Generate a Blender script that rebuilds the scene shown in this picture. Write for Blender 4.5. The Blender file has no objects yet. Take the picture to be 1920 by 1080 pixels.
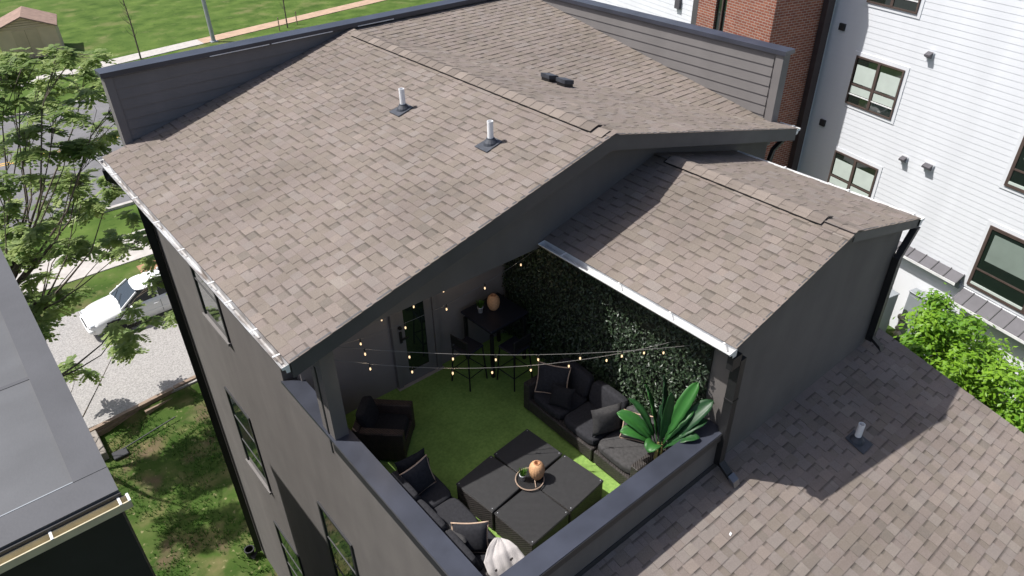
import bpy, math, random
from mathutils import Vector, Matrix
random.seed(7)
rnd = random.random
def U(a, b): return a + (b - a) * random.random()
scn = bpy.context.scene
COL = scn.collection

# ------------------------------------------------------------------ camera
cd = bpy.data.cameras.new('camera'); cam = bpy.data.objects.new('camera', cd); COL.objects.link(cam)
cd.sensor_width = 36.0; cd.lens = 36.0 * 1348.4 / 1920.0; cd.clip_start = 0.1; cd.clip_end = 1500
RGT = Vector((0.76596042, -0.64274835, -0.01338633)); DWN = Vector((-0.370967, -0.42488218, -0.82574731)); FWD = Vector((0.52506011, 0.63745564, -0.56388136))
CAM = Vector((-2.498, -3.557, 17.433))
cam.matrix_world = Matrix(((RGT.x, -DWN.x, -FWD.x, CAM.x), (RGT.y, -DWN.y, -FWD.y, CAM.y), (RGT.z, -DWN.z, -FWD.z, CAM.z), (0, 0, 0, 1)))
scn.camera = cam
def project(p):
    q = Vector(p) - CAM; zz = q.dot(FWD)
    return (960 + 1348.4 * q.dot(RGT) / zz, 540 + 1348.4 * q.dot(DWN) / zz, zz)

# ------------------------------------------------------------------ light
SUN = Vector((1.2, -1.15, -2.56)).normalized()
w = bpy.data.worlds.new('World'); scn.world = w; w.use_nodes = True
nt = w.node_tree; bg = nt.nodes['Background']; sky = nt.nodes.new('ShaderNodeTexSky'); sky.sky_type = 'NISHITA'
sky.sun_disc = False; sky.sun_elevation = math.asin(-SUN.z); sky.sun_rotation = math.atan2(-SUN.x, -SUN.y) % (2 * math.pi)
sky.air_density = 0.75; sky.dust_density = 2.6; sky.ozone_density = 1.0
nt.links.new(sky.outputs[0], bg.inputs[0]); bg.inputs[1].default_value = 0.115
sl = bpy.data.lights.new('sun', 'SUN'); sl.energy = 5.0; sl.angle = math.radians(0.55); sl.color = (1.0, 0.975, 0.94)
so = bpy.data.objects.new('sun', sl); COL.objects.link(so); so.rotation_euler = SUN.to_track_quat('-Z', 'Y').to_euler(); so.location = (-20, 20, 50)
scn.view_settings.view_transform = 'Standard'; scn.view_settings.look = 'None'; scn.view_settings.gamma = 1.0
scn.view_settings.exposure = 0.27

# ------------------------------------------------------------------ materials
MATS = {}
def mat(name, col, rough=0.8, var=0.12, scale=6.0, bump=0.0, bscale=60.0, metal=0.0, spec=0.5, col2=None, detail=5.0, emit=None, stretch=None):
    if name in MATS: return MATS[name]
    m = bpy.data.materials.new(name); m.use_nodes = True; n = m.node_tree.nodes; l = m.node_tree.links
    b = n['Principled BSDF']; b.inputs['Roughness'].default_value = rough; b.inputs['Metallic'].default_value = metal
    b.inputs['Specular IOR Level'].default_value = spec
    tc = n.new('ShaderNodeTexCoord'); vec = tc.outputs['Object']
    if stretch:
        mp = n.new('ShaderNodeMapping'); mp.inputs['Scale'].default_value = stretch; l.new(vec, mp.inputs[0]); vec = mp.outputs[0]
    no = n.new('ShaderNodeTexNoise'); no.inputs['Scale'].default_value = scale; no.inputs['Detail'].default_value = detail; l.new(vec, no.inputs['Vector'])
    rp = n.new('ShaderNodeMapRange'); rp.inputs[1].default_value = 0.3; rp.inputs[2].default_value = 0.7; l.new(no.outputs[0], rp.inputs[0])
    mx = n.new('ShaderNodeMix'); mx.data_type = 'RGBA'; l.new(rp.outputs[0], mx.inputs[0])
    c2 = col2 if col2 else tuple(min(1, c * (1 + var)) for c in col); c1 = col if col2 else tuple(c * (1 - var) for c in col)
    mx.inputs[6].default_value = (*c1, 1); mx.inputs[7].default_value = (*c2, 1)
    l.new(mx.outputs[2], b.inputs['Base Color'])
    if bump:
        bn = n.new('ShaderNodeTexNoise'); bn.inputs['Scale'].default_value = bscale; bn.inputs['Detail'].default_value = 3; l.new(vec, bn.inputs['Vector'])
        bp = n.new('ShaderNodeBump'); bp.inputs['Strength'].default_value = bump; bp.inputs['Distance'].default_value = 0.01; l.new(bn.outputs[0], bp.inputs['Height']); l.new(bp.outputs[0], b.inputs['Normal'])
    if emit:
        b.inputs['Emission Color'].default_value = (*emit[0], 1); b.inputs['Emission Strength'].default_value = emit[1]
    MATS[name] = m; return m

def mat_shingle():
    m = mat('shingle', (0.203, 0.174, 0.151), 0.95, 0.16, 90.0, 0.5, 220.0, spec=0.2)
    n = m.node_tree.nodes; l = m.node_tree.links; b = n['Principled BSDF']
    src = b.inputs['Base Color'].links[0].from_socket
    at = n.new('ShaderNodeAttribute'); at.attribute_name = 'tint'
    mu = n.new('ShaderNodeMix'); mu.data_type = 'RGBA'; mu.blend_type = 'MULTIPLY'; mu.inputs[0].default_value = 1.0
    l.new(src, mu.inputs[6]); l.new(at.outputs['Color'], mu.inputs[7])
    # large weathering patches
    tc = n.new('ShaderNodeTexCoord'); geo = n.new('ShaderNodeNewGeometry')
    no = n.new('ShaderNodeTexNoise'); no.inputs['Scale'].default_value = 0.7; no.inputs['Detail'].default_value = 4; l.new(geo.outputs['Position'], no.inputs['Vector'])
    mr = n.new('ShaderNodeMapRange'); mr.inputs[1].default_value = .3; mr.inputs[2].default_value = .7; mr.inputs[3].default_value = .9; mr.inputs[4].default_value = 1.1; l.new(no.outputs[0], mr.inputs[0])
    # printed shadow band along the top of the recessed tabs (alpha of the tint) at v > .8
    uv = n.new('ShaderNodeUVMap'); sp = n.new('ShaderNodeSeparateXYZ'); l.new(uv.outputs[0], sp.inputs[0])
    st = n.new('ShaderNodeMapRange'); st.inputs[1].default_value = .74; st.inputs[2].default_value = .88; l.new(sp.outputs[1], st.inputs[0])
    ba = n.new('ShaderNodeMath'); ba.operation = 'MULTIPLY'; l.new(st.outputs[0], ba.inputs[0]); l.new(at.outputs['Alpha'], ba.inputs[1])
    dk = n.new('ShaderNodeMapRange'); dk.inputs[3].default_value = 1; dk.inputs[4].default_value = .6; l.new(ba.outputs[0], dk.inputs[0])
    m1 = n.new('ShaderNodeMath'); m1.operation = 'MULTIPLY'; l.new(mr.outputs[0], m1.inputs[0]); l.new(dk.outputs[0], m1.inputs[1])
    sc = n.new('ShaderNodeVectorMath'); sc.operation = 'SCALE'; l.new(mu.outputs[2], sc.inputs[0]); l.new(m1.outputs[0], sc.inputs[3])
    l.new(sc.outputs[0], b.inputs['Base Color'])
    return m

def mat_glass(name, col=(0.012, 0.02, 0.016), rough=0.03):
    m = bpy.data.materials.new(name); m.use_nodes = True; b = m.node_tree.nodes['Principled BSDF']
    n = m.node_tree.nodes; l = m.node_tree.links
    b.inputs['Base Color'].default_value = (*col, 1); b.inputs['Roughness'].default_value = rough; b.inputs['IOR'].default_value = 1.6
    b.inputs['Specular IOR Level'].default_value = 0.9
    no = n.new('ShaderNodeTexNoise'); no.inputs['Scale'].default_value = 1.3; bp = n.new('ShaderNodeBump'); bp.inputs['Strength'].default_value = .05; bp.inputs['Distance'].default_value = .05
    tc = n.new('ShaderNodeTexCoord'); l.new(tc.outputs['Object'], no.inputs['Vector']); l.new(no.outputs[0], bp.inputs['Height']); l.new(bp.outputs[0], b.inputs['Normal'])
    MATS[name] = m; return m

def mat_brick():
    m = bpy.data.materials.new('brick'); m.use_nodes = True; n = m.node_tree.nodes; l = m.node_tree.links; b = n['Principled BSDF']
    uv = n.new('ShaderNodeUVMap'); br = n.new('ShaderNodeTexBrick'); l.new(uv.outputs[0], br.inputs['Vector'])
    br.inputs['Color1'].default_value = (0.27, 0.095, 0.055, 1); br.inputs['Color2'].default_value = (0.2, 0.06, 0.038, 1); br.inputs['Mortar'].default_value = (0.36, 0.3, 0.26, 1)
    br.inputs['Scale'].default_value = 1; br.inputs['Mortar Size'].default_value = .009; br.inputs['Brick Width'].default_value = .215; br.inputs['Row Height'].default_value = .08
    no = n.new('ShaderNodeTexNoise'); no.inputs['Scale'].default_value = 3; l.new(uv.outputs[0], no.inputs['Vector'])
    mr = n.new('ShaderNodeMapRange'); mr.inputs[3].default_value = .75; mr.inputs[4].default_value = 1.25; l.new(no.outputs[0], mr.inputs[0])
    sc = n.new('ShaderNodeVectorMath'); sc.operation = 'SCALE'; l.new(br.outputs[0], sc.inputs[0]); l.new(mr.outputs[0], sc.inputs[3]); l.new(sc.outputs[0], b.inputs['Base Color'])
    bp = n.new('ShaderNodeBump'); bp.inputs['Strength'].default_value = .6; bp.inputs['Distance'].default_value = .01; bp.invert = True; l.new(br.outputs['Fac'], bp.inputs['Height']); l.new(bp.outputs[0], b.inputs['Normal'])
    b.inputs['Roughness'].default_value = .9; return m

def mat_leaf(name, c1, c2, rough=.45, trans=.25, spec=.4):
    m = bpy.data.materials.new(name); m.use_nodes = True; n = m.node_tree.nodes; l = m.node_tree.links; b = n['Principled BSDF']
    at = n.new('ShaderNodeAttribute'); at.attribute_name = 'tint'
    mx = n.new('ShaderNodeMix'); mx.data_type = 'RGBA'; mx.inputs[6].default_value = (*c1, 1); mx.inputs[7].default_value = (*c2, 1); l.new(at.outputs['Fac'], mx.inputs[0])
    l.new(mx.outputs[2], b.inputs['Base Color']); b.inputs['Roughness'].default_value = rough; b.inputs['Specular IOR Level'].default_value = spec
    tr = n.new('ShaderNodeBsdfTranslucent'); l.new(mx.outputs[2], tr.inputs[0]); ms = n.new('ShaderNodeMixShader'); ms.inputs[0].default_value = trans
    l.new(b.outputs[0], ms.inputs[1]); l.new(tr.outputs[0], ms.inputs[2]); l.new(ms.outputs[0], n['Material Output'].inputs[0])
    return m

def mat_weave(name, c1, c2, sx=55.0):
    m = mat(name, c1, .55, .2, 20, 0, col2=c2)
    n = m.node_tree.nodes; l = m.node_tree.links; b = n['Principled BSDF']
    tc = n.new('ShaderNodeTexCoord'); w1 = n.new('ShaderNodeTexWave'); w1.bands_direction = 'DIAGONAL'; w1.inputs['Scale'].default_value = sx / 6.28 * 1.7; l.new(tc.outputs['Object'], w1.inputs['Vector'])
    w2 = n.new('ShaderNodeTexWave'); w2.bands_direction = 'Z'; w2.inputs['Scale'].default_value = sx / 6.28 * 2; l.new(tc.outputs['Object'], w2.inputs['Vector'])
    mu = n.new('ShaderNodeMath'); mu.operation = 'MULTIPLY'; l.new(w1.outputs['Fac'], mu.inputs[0]); l.new(w2.outputs['Fac'], mu.inputs[1])
    bp = n.new('ShaderNodeBump'); bp.inputs['Strength'].default_value = .7; bp.inputs['Distance'].default_value = .01; l.new(mu.outputs[0], bp.inputs['Height']); l.new(bp.outputs[0], b.inputs['Normal'])
    return m

SHING = mat_shingle(); BRICK = mat_brick()
GLASS = mat_glass('window_glass'); CARGLASS = mat_glass('car_glass', (.02, .03, .035), .05); BLINDGLASS = mat_glass('glass_over_blind', (.2, .24, .21), .06)
STUCCO = mat("stucco", (.135, .122, .114), .92, .07, 1.6, .25, 140)
def streak(m, sc, lo, hi, amt=1.0):
    n = m.node_tree.nodes; l = m.node_tree.links; b = n['Principled BSDF']; src = b.inputs['Base Color'].links[0].from_socket
    g = n.new('ShaderNodeNewGeometry'); mp = n.new('ShaderNodeMapping'); mp.inputs['Scale'].default_value = sc; l.new(g.outputs['Position'], mp.inputs[0])
    q = n.new('ShaderNodeTexNoise'); q.inputs['Scale'].default_value = 1; q.inputs['Detail'].default_value = 7; l.new(mp.outputs[0], q.inputs['Vector'])
    r = n.new('ShaderNodeMapRange'); r.inputs[1].default_value = .3; r.inputs[2].default_value = .72; r.inputs[3].default_value = lo; r.inputs[4].default_value = hi; l.new(q.outputs[0], r.inputs[0])
    v = n.new('ShaderNodeVectorMath'); v.operation = 'SCALE'; l.new(src, v.inputs[0]); l.new(r.outputs[0], v.inputs[3]); l.new(v.outputs[0], b.inputs['Base Color'])
streak(STUCCO, (2.2, 2.2, .35), .9, 1.1)
streak(SHING, (.6, 3.0, .6), .93, 1.07)
SIDING = mat('siding_grey', (.165, .153, .148), .75, .08, 2.5, .1, 60)
FASCIA = mat('fascia', (.07, .068, .07), .6, .12, 3)
DKTRIM = mat('dark_trim', (.03, .03, .033), .5, .15, 4)
CAPM = mat('metal_cap', (.036, .04, .055), .38, .2, 1.2, spec=.6)
GUTTER = mat('gutter_black', (.014, .014, .015), .5, .2, 4)
ALU = mat('aluminium_light', (.74, .74, .73), .5, .12, 5)
WHITEP = mat('white_pvc', (.8, .8, .8), .45, .05, 8)
RUBBER = mat('boot_rubber', (.045, .05, .062), .6, .25, 10)
WHSID = mat('white_siding', (.7, .715, .745), .6, .03, 2)
WHITEW = mat('white_panel', (.78, .79, .81), .7, .03, 1.2)
BROWNF = mat('bronze_frame', (.085, .06, .052), .45, .15, 5)
GREYMET = mat('standing_seam', (.075, .07, .08), .55, .15, 3)
CONC = mat('concrete', (.44, .41, .38), .9, .12, 3, .2, 80)
BLKWALL = mat('black_siding', (.014, .014, .014), .7, .2, 3)
MEMBR = mat('roof_membrane', (.088, .09, .096), .7, .12, 1.1, .15, 30)
MEMBR2 = mat('roof_membrane_seam', (.066, .067, .074), .65, .15, 1.4, .15, 30)
TANGUT = mat('tan_gutter', (.5, .44, .3), .5, .12, 6)
CUSH = mat('charcoal_fabric', (.03, .03, .034), .95, .2, 30, .4, 300, spec=.2)
CUSH2 = mat('black_fabric', (.018, .018, .02), .95, .2, 30, .4, 300, spec=.2)
GREYC = mat('grey_fabric', (.06, .058, .058), .95, .2, 25, .4, 300, spec=.2)
TANP = mat('tan_piping', (.5, .36, .26), .85, .1, 30)
WICK = mat_weave('wicker', (.022, .019, .018), (.05, .042, .038))
WICKB = mat_weave('wicker_brown', (.024, .016, .013), (.055, .035, .026))
TABTOP = mat_weave('woven_top', (.021, .0205, .021), (.028, .0275, .028), 90)
BLKM = mat('black_metal', (.012, .012, .013), .45, .2, 10)
NAVY = mat('table_top_navy', (.014, .016, .025), .4, .2, 4)
RATTAN = mat('rattan', (.58, .33, .17), .7, .18, 40, .3, 90)
POTW = mat('pot_white', (.6, .6, .62), .6, .12, 20)
THROW = mat('throw_white', (.46, .43, .415), .95, .05, 30, .6, 120)
TURF = mat('turf', (.185, .31, .075), .95, .3, 26, .9, 220, col2=(.27, .42, .105), spec=.1)
GRASS = mat('grass', (.045, .098, .014), .95, .3, .55, .6, 40, col2=(.115, .195, .03), detail=9, spec=.1)
LAWN2 = mat('lawn_rough', (.022, .05, .01), .95, .3, 1.7, .8, 30, col2=(.15, .16, .05), detail=10, spec=.1)
GRAVEL = mat('gravel', (.22, .21, .2), .95, .3, 22, 1.0, 60, col2=(.42, .4, .38), detail=8)
ASPH = mat('asphalt', (.15, .146, .15), .9, .14, 1.2, .3, 90)
DIRT = mat('dirt', (.33, .19, .11), .95, .25, 3, .5, 40)
YEL = mat('yellow_paint', (.65, .38, .06), .8, .15, 5)
TIMBER = mat('timber', (.26, .19, .14), .9, .35, 4, .5, 40, stretch=(1, 6, 6))
BARK = mat('bark', (.12, .095, .075), .95, .35, 12, .6, 40)
STONE = mat('stone', (.5, .44, .36), .9, .25, 4, .4, 30)
CABG = mat('cabinet_grey', (.27, .29, .31), .5, .06, 3)
SHEDW = mat('shed_wall', (.62, .47, .31), .8, .06, 1.5)
SHEDR = mat('shed_roof', (.27, .18, .14), .9, .2, 3)
GALV = mat('galvanised', (.42, .43, .45), .45, .1, 3, metal=.4)
PAINTW = mat('car_white', (.8, .8, .79), .22, .02, 2, spec=.6)
TYRE = mat('tyre', (.015, .015, .015), .85, .2, 10)
RIM = mat('rim', (.45, .45, .46), .3, .1, 8, metal=.7)
streak(TURF, (1.3, 1.3, 1), .8, 1.2); streak(CAPM, (3, 3, 3), .85, 1.2); streak(MEMBR, (.8, 1.5, 1), .88, 1.15); streak(WHSID, (1.5, 1.5, .4), .97, 1.03)
BULB = mat('bulb_glow', (.9, .6, .3), .3, .05, 10, emit=((1.0, .7, .42), 1.15))
WIRE = mat('wire', (.16, .15, .14), .6, .1, 10)
DOORW = mat('door_panel', (.17, .16, .158), .5, .1, 4)
BLIND = mat('blind', (.5, .56, .51), .8, .06, 3)
SHADE = mat('roller_shade', (.2, .245, .215), .6, .1, 2)
LEAF_TREE = mat_leaf('leaf_tree', (.14, .24, .065), (.46, .54, .2), .5, .55)
LEAF_BUSH = mat_leaf('leaf_bush', (.07, .2, .012), (.24, .42, .03), .45, .35)
LEAF_IVY = mat_leaf('leaf_ivy', (.013, .026, .012), (.048, .08, .036), .42, .08, .5)
LEAF_BAN = mat_leaf('leaf_banana', (.02, .055, .028), (.05, .2, .035), .42, .32, .4)
LEAF_GRS = mat_leaf('leaf_grass', (.035, .09, .012), (.09, .21, .025), .6, .4)

# ------------------------------------------------------------------ geometry helpers
class MB:
    def __init__(s): s.v = []; s.f = []; s.t = []; s.sm = False
    def add(s, vs, fs, tint=None):
        o = len(s.v); s.v += [tuple(p) for p in vs]; s.f += [tuple(i + o for i in f) for f in fs]
        if tint is not None: s.t += [tint] * len(vs)
        return s
    def box(s, x0, x1, y0, y1, z0, z1):
        v = [(x0, y0, z0), (x1, y0, z0), (x1, y1, z0), (x0, y1, z0), (x0, y0, z1), (x1, y0, z1), (x1, y1, z1), (x0, y1, z1)]
        return s.add(v, [(0, 3, 2, 1), (4, 5, 6, 7), (0, 1, 5, 4), (1, 2, 6, 5), (2, 3, 7, 6), (3, 0, 4, 7)])
    def bbox(s, x0, x1, y0, y1, z0, z1, b=.012):
        # box with chamfered edges
        xs = (x0, x0 + b, x1 - b, x1); ys = (y0, y0 + b, y1 - b, y1); zs = (z0, z0 + b, z1 - b, z1)
        import itertools
        o = len(s.v); idx = {}; vs = []
        def V(i, j, k, ax):
            key = (i, j, k, ax)
            if key not in idx:
                p = [xs[1 if i == 0 else 2], ys[1 if j == 0 else 2], zs[1 if k == 0 else 2]]
                p[ax] = (xs, ys, zs)[ax][0 if (i, j, k)[ax] == 0 else 3]
                idx[key] = len(vs); vs.append(tuple(p))
            return idx[key]
        fs = []
        for ax in range(3):
            a, b2 = [q for q in range(3) if q != ax]
            for e in (0, 1):
                q = []
                for (m, n_) in ((0, 0), (1, 0), (1, 1), (0, 1)):
                    k = [0, 0, 0]; k[ax] = e; k[a] = m; k[b2] = n_; q.append(V(*k, ax))
                fs.append(tuple(q))
        for ax in range(3):   # edge chamfers along axis ax
            a, b2 = [q for q in range(3) if q != ax]
            for m in (0, 1):
                for n_ in (0, 1):
                    k0 = [0, 0, 0]; k0[a] = m; k0[b2] = n_; k1 = list(k0); k1[ax] = 1
                    fs.append((V(*k0, a), V(*k1, a), V(*k1, b2), V(*k0, b2)))
        for i, j, k in itertools.product((0, 1), repeat=3): fs.append((V(i, j, k, 0), V(i, j, k, 1), V(i, j, k, 2)))
        return s.add(vs, fs)
    def obox(s, o, a, b, c):
        o, a, b, c = map(Vector, (o, a, b, c)); v = [o, o + a, o + a + b, o + b, o + c, o + a + c, o + a + b + c, o + b + c]
        return s.add(v, [(0, 3, 2, 1), (4, 5, 6, 7), (0, 1, 5, 4), (1, 2, 6, 5), (2, 3, 7, 6), (3, 0, 4, 7)])
    def prism(s, poly, ext):
        n = len(poly); e = Vector(ext); v = [Vector(p) for p in poly] + [Vector(p) + e for p in poly]
        return s.add(v, [tuple(range(n - 1, -1, -1)), tuple(range(n, 2 * n))] + [(i, (i + 1) % n, n + (i + 1) % n, n + i) for i in range(n)])
    def tube(s, pts, r, n=8, cap=True):
        pts = [Vector(p) for p in pts]; m = len(pts); rs = r if isinstance(r, (list, tuple)) else [r] * m
        vs = []; fs = []; up = Vector((0.13, .07, 1)).normalized()
        for i, p in enumerate(pts):
            t = (pts[min(i + 1, m - 1)] - pts[max(i - 1, 0)]).normalized(); a = t.cross(up)
            if a.length < .05: a = t.cross(Vector((1, 0.1, 0)))
            a.normalize(); b = t.cross(a)
            for k in range(n):
                an = 2 * math.pi * k / n; vs.append(p + (a * math.cos(an) + b * math.sin(an)) * rs[i])
        for i in range(m - 1):
            for k in range(n): fs.append((i * n + k, i * n + (k + 1) % n, (i + 1) * n + (k + 1) % n, (i + 1) * n + k))
        if cap: fs += [tuple(range(n))[::-1], tuple((m - 1) * n + k for k in range(n))]
        return s.add(vs, fs)
    def lathe(s, prof, n=20, c=(0, 0, 0), flute=0, amp=0):
        vs = []; fs = []; m = len(prof)
        for (r, zz) in prof:
            for k in range(n):
                an = 2 * math.pi * k / n; rr = r * (1 + amp * math.cos(flute * an)) if flute else r
                vs.append((c[0] + rr * math.cos(an), c[1] + rr * math.sin(an), c[2] + zz))
        for i in range(m - 1):
            for k in range(n): fs.append((i * n + k, i * n + (k + 1) % n, (i + 1) * n + (k + 1) % n, (i + 1) * n + k))
        fs += [tuple(range(n))[::-1], tuple((m - 1) * n + k for k in range(n))]
        return s.add(vs, fs)
    def cushion(s, c, sx, sy, sz, e=4.0, n=7, sag=0.0):
        # rounded, slightly puffed box
        vs = []; fs = []
        def sph(u, v_):
            return u, v_
        faces = [((1, 0, 0), (0, 1, 0), (0, 0, 1)), ((-1, 0, 0), (0, 0, 1), (0, 1, 0)), ((0, 1, 0), (0, 0, 1), (1, 0, 0)), ((0, -1, 0), (1, 0, 0), (0, 0, 1)), ((0, 0, 1), (1, 0, 0), (0, 1, 0)), ((0, 0, -1), (0, 1, 0), (1, 0, 0))]
        for nn, a, b in faces:
            o = len(vs)
            for i in range(n + 1):
                for j in range(n + 1):
                    p = Vector(nn) + Vector(a) * (2 * i / n - 1) + Vector(b) * (2 * j / n - 1)
                    L = (abs(p.x) ** e + abs(p.y) ** e + abs(p.z) ** e) ** (1 / e); p = p / L
                    zz = p.z * sz / 2 - (sag * (1 - (p.x * p.x)) * (1 - p.y * p.y) if p.z > .2 else 0)
                    vs.append((c[0] + p.x * sx / 2, c[1] + p.y * sy / 2, c[2] + zz))
            for i in range(n):
                for j in range(n): fs.append((o + i * (n + 1) + j, o + (i + 1) * (n + 1) + j, o + (i + 1) * (n + 1) + j + 1, o + i * (n + 1) + j + 1))
        s.sm = True
        return s.add(vs, fs)
def pillow_mb(wd, ht, tk, n=10):
    # lies in local XZ plane, thickness along Y, base at z=0
    m = MB(); vs = []; fs = []
    for sd in (1, -1):
        o = len(vs)
        for i in range(n + 1):
            for j in range(n + 1):
                u = 2 * i / n - 1; v = 2 * j / n - 1
                pin = 1 - .10 * (1 - abs(u) ** 2) * abs(v) ** 3 ; pin2 = 1 - .10 * (1 - abs(v) ** 2) * abs(u) ** 3
                th = tk / 2 * (max(0, 1 - u ** 2) * max(0, 1 - v ** 2)) ** .42
                vs.append((u * wd / 2 * pin2, sd * th, ht / 2 + v * ht / 2 * pin))
        for i in range(n):
            for j in range(n):
                q = (o + i * (n + 1) + j, o + (i + 1) * (n + 1) + j, o + (i + 1) * (n + 1) + j + 1, o + i * (n + 1) + j + 1); fs.append(q if sd < 0 else q[::-1])
    m.add(vs, fs); m.sm = True; return m
def pillow_trim(wd, ht, n=8, r=.011):
    m = MB(); pts = []
    def P(u, v): 
        pin = 1 - .10 * (1 - abs(u) ** 2) * abs(v) ** 3; pin2 = 1 - .10 * (1 - abs(v) ** 2) * abs(u) ** 3
        return (u * wd / 2 * pin2, 0, ht / 2 + v * ht / 2 * pin)
    for k in range(n): pts.append(P(-1 + 2 * k / n, -1))
    for k in range(n): pts.append(P(1, -1 + 2 * k / n))
    for k in range(n): pts.append(P(1 - 2 * k / n, 1))
    for k in range(n + 1): pts.append(P(-1, 1 - 2 * k / n))
    m.tube(pts, r, 6); m.sm = True; return m

def mesh_of(name, mb, m, tint_alpha=False, uvbox=False):
    me = bpy.data.meshes.new(name); me.from_pydata(mb.v, [], mb.f); me.update()
    if mb.t:
        at = me.color_attributes.new('tint', 'FLOAT_COLOR', 'POINT')
        flat = []
        for t in mb.t: flat += list(t) if isinstance(t, tuple) else [t, t, t, 1.0]
        at.data.foreach_set('color', flat)
    if uvbox:
        uv = me.uv_layers.new(name='UVMap')
        for p in me.polygons:
            nn = p.normal
            for li in p.loop_indices:
                c = me.vertices[me.loops[li].vertex_index].co
                uv.data[li].uv = (c.y, c.z) if abs(nn.x) > max(abs(nn.y), abs(nn.z)) else ((c.x, c.z) if abs(nn.y) > abs(nn.z) else (c.x, c.y))
    if mb.sm: me.polygons.foreach_set('use_smooth', [True] * len(me.polygons))
    me.materials.append(m); return me
def link(name, me, parent=None, loc=None, rot=None):
    o = bpy.data.objects.new(name, me); COL.objects.link(o)
    if parent is not None: o.parent = parent
    if loc is not None: o.location = loc
    if rot is not None: o.rotation_euler = rot
    return o
def P(name, mb, m, parent=None, loc=None, rot=None, uvbox=False): return link(name, mesh_of(name, mb, m, uvbox=uvbox), parent, loc, rot)
def tag(o, label, cat, group=None):
    o['label'] = label; o['category'] = cat
    if group: o['group'] = group
    return o
def thing(name, label, cat, loc=(0, 0, 0), rz=0.0, group=None):
    o = bpy.data.objects.new(name, None); COL.objects.link(o); o.location = loc; o.rotation_euler = (0, 0, rz); o.empty_display_size = .2
    return tag(o, label, cat, group)
def struct(name, mb, m): o = P(name, mb, m); o['kind'] = 'structure'; return o
def B(*a): return MB().box(*a)
def BB(*a, b=.012): return MB().bbox(*a, b=b)

# ================================================================== GROUND
def gh(x, y):
    a = max(0, min(1, (x - 10.3) / 1.0)); a = a * a * (3 - 2 * a)
    k = max(0, min(1, (14 - y) / 2.0)); r = 3.1 * a * k
    b = max(0, min(1, (y - 18.45) / .15)) if x < 12 else 1
    return max(r, .22 * b) + 0.02 * math.sin(x * 1.7 + y * .9) * (1 if y < 18 else 0)
g = MB(); xs = [-400, -150, -60, -30] + [-20 + i * .5 for i in range(100)] + [32, 40, 60, 100, 200, 420]
ys = [-120, -40, -20] + [-12 + i * .5 for i in range(60)] + [18, 18.3, 18.45, 18.6, 18.9, 20] + [22 + 2 * i for i in range(24)] + [72, 90, 120, 200, 400, 700]
for yy in ys:
    for xx in xs: g.v.append((xx, yy, gh(xx, yy)))
nx = len(xs)
for j in range(len(ys) - 1):
    for i in range(nx - 1): g.f.append((j * nx + i, j * nx + i + 1, (j + 1) * nx + i + 1, (j + 1) * nx + i))
g.sm = True
# ground material: mown lawn far away, rough turf with bare soil and shade darkened into its colour near the houses
def mat_ground():
    m = mat('ground_grass', (.042, .08, .014), .95, .3, .6, .7, 26, col2=(.105, .16, .034), detail=10, spec=.1)
    n = m.node_tree.nodes; l = m.node_tree.links; b = n['Principled BSDF']; src = b.inputs['Base Color'].links[0].from_socket
    geo = n.new('ShaderNodeNewGeometry'); sp = n.new('ShaderNodeSeparateXYZ'); l.new(geo.outputs['Position'], sp.inputs[0])
    def noise(s, lo, hi, det=6):
        q = n.new('ShaderNodeTexNoise'); q.inputs['Scale'].default_value = s; q.inputs['Detail'].default_value = det; l.new(geo.outputs['Position'], q.inputs['Vector'])
        r = n.new('ShaderNodeMapRange'); r.inputs[1].default_value = lo; r.inputs[2].default_value = hi; l.new(q.outputs[0], r.inputs[0]); return r.outputs[0]
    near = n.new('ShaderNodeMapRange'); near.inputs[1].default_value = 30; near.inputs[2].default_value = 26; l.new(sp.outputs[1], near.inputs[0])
    def mixc(f, a, c):
        q = n.new('ShaderNodeMix'); q.data_type = 'RGBA'; l.new(f, q.inputs[0]); l.new(a, q.inputs[6]); q.inputs[7].default_value = (*c, 1); return q.outputs[2]
    def mul(a, c):
        q = n.new('ShaderNodeMath'); q.operation = 'MULTIPLY'; l.new(a, q.inputs[0]); l.new(c, q.inputs[1]); return q.outputs[0]
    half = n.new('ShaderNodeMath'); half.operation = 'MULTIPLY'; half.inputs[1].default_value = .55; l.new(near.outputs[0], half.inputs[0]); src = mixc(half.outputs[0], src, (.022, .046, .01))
    c = mixc(mul(noise(1.1, .5, .7), near.outputs[0]), src, (.15, .135, .06))
    c = mixc(mul(noise(.8, .55, .7), near.outputs[0]), c, (.13, .09, .06))
    c = mixc(mul(noise(6, .62, .75), near.outputs[0]), c, (.3, .26, .14))
    # mowing / clover tone on the far lawn
    c = mixc(noise(.13, .5, .75, 4), c, (.085, .135, .03)); c = mixc(noise(.9, .6, .8, 8), c, (.14, .16, .06)); c = mixc(noise(.3, .56, .74, 9), c, (.15, .15, .062)); c = mixc(noise(3.5, .6, .72, 6), c, (.035, .075, .012))
    l.new(c, b.inputs['Base Color']); return m
struct('ground', g, mat_ground())
struct('gravel_lot', MB().box(-9, 8, 18.75, 26.2, .1, .29), GRAVEL)
struct('sidewalk', MB().box(-200, 200, 28.9, 31.6, .1, .262), CONC)
struct('dirt_patch', MB().box(1.9, 6.5, 26.6, 28.3, .1, .25), DIRT)
struct('street', MB().box(-300, 300, 35.0, 53.2, .1, .236), ASPH)
struct('kerb', MB().box(-300, 300, 34.75, 35.0, .1, .36), CONC)
struct('kerb', MB().box(-300, 300, 53.2, 53.5, .1, .36), CONC)
for yy in (44.85, 45.15): struct('centre_line', MB().box(-300, 300, yy - .06, yy + .06, .2, .24), YEL)
fs = MB().prism([(-100, 44.0, .1), (19.6, 61.0, .1), (20.2, 63.0, .1), (-100, 46.0, .1)], (0, 0, .165))
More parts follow.
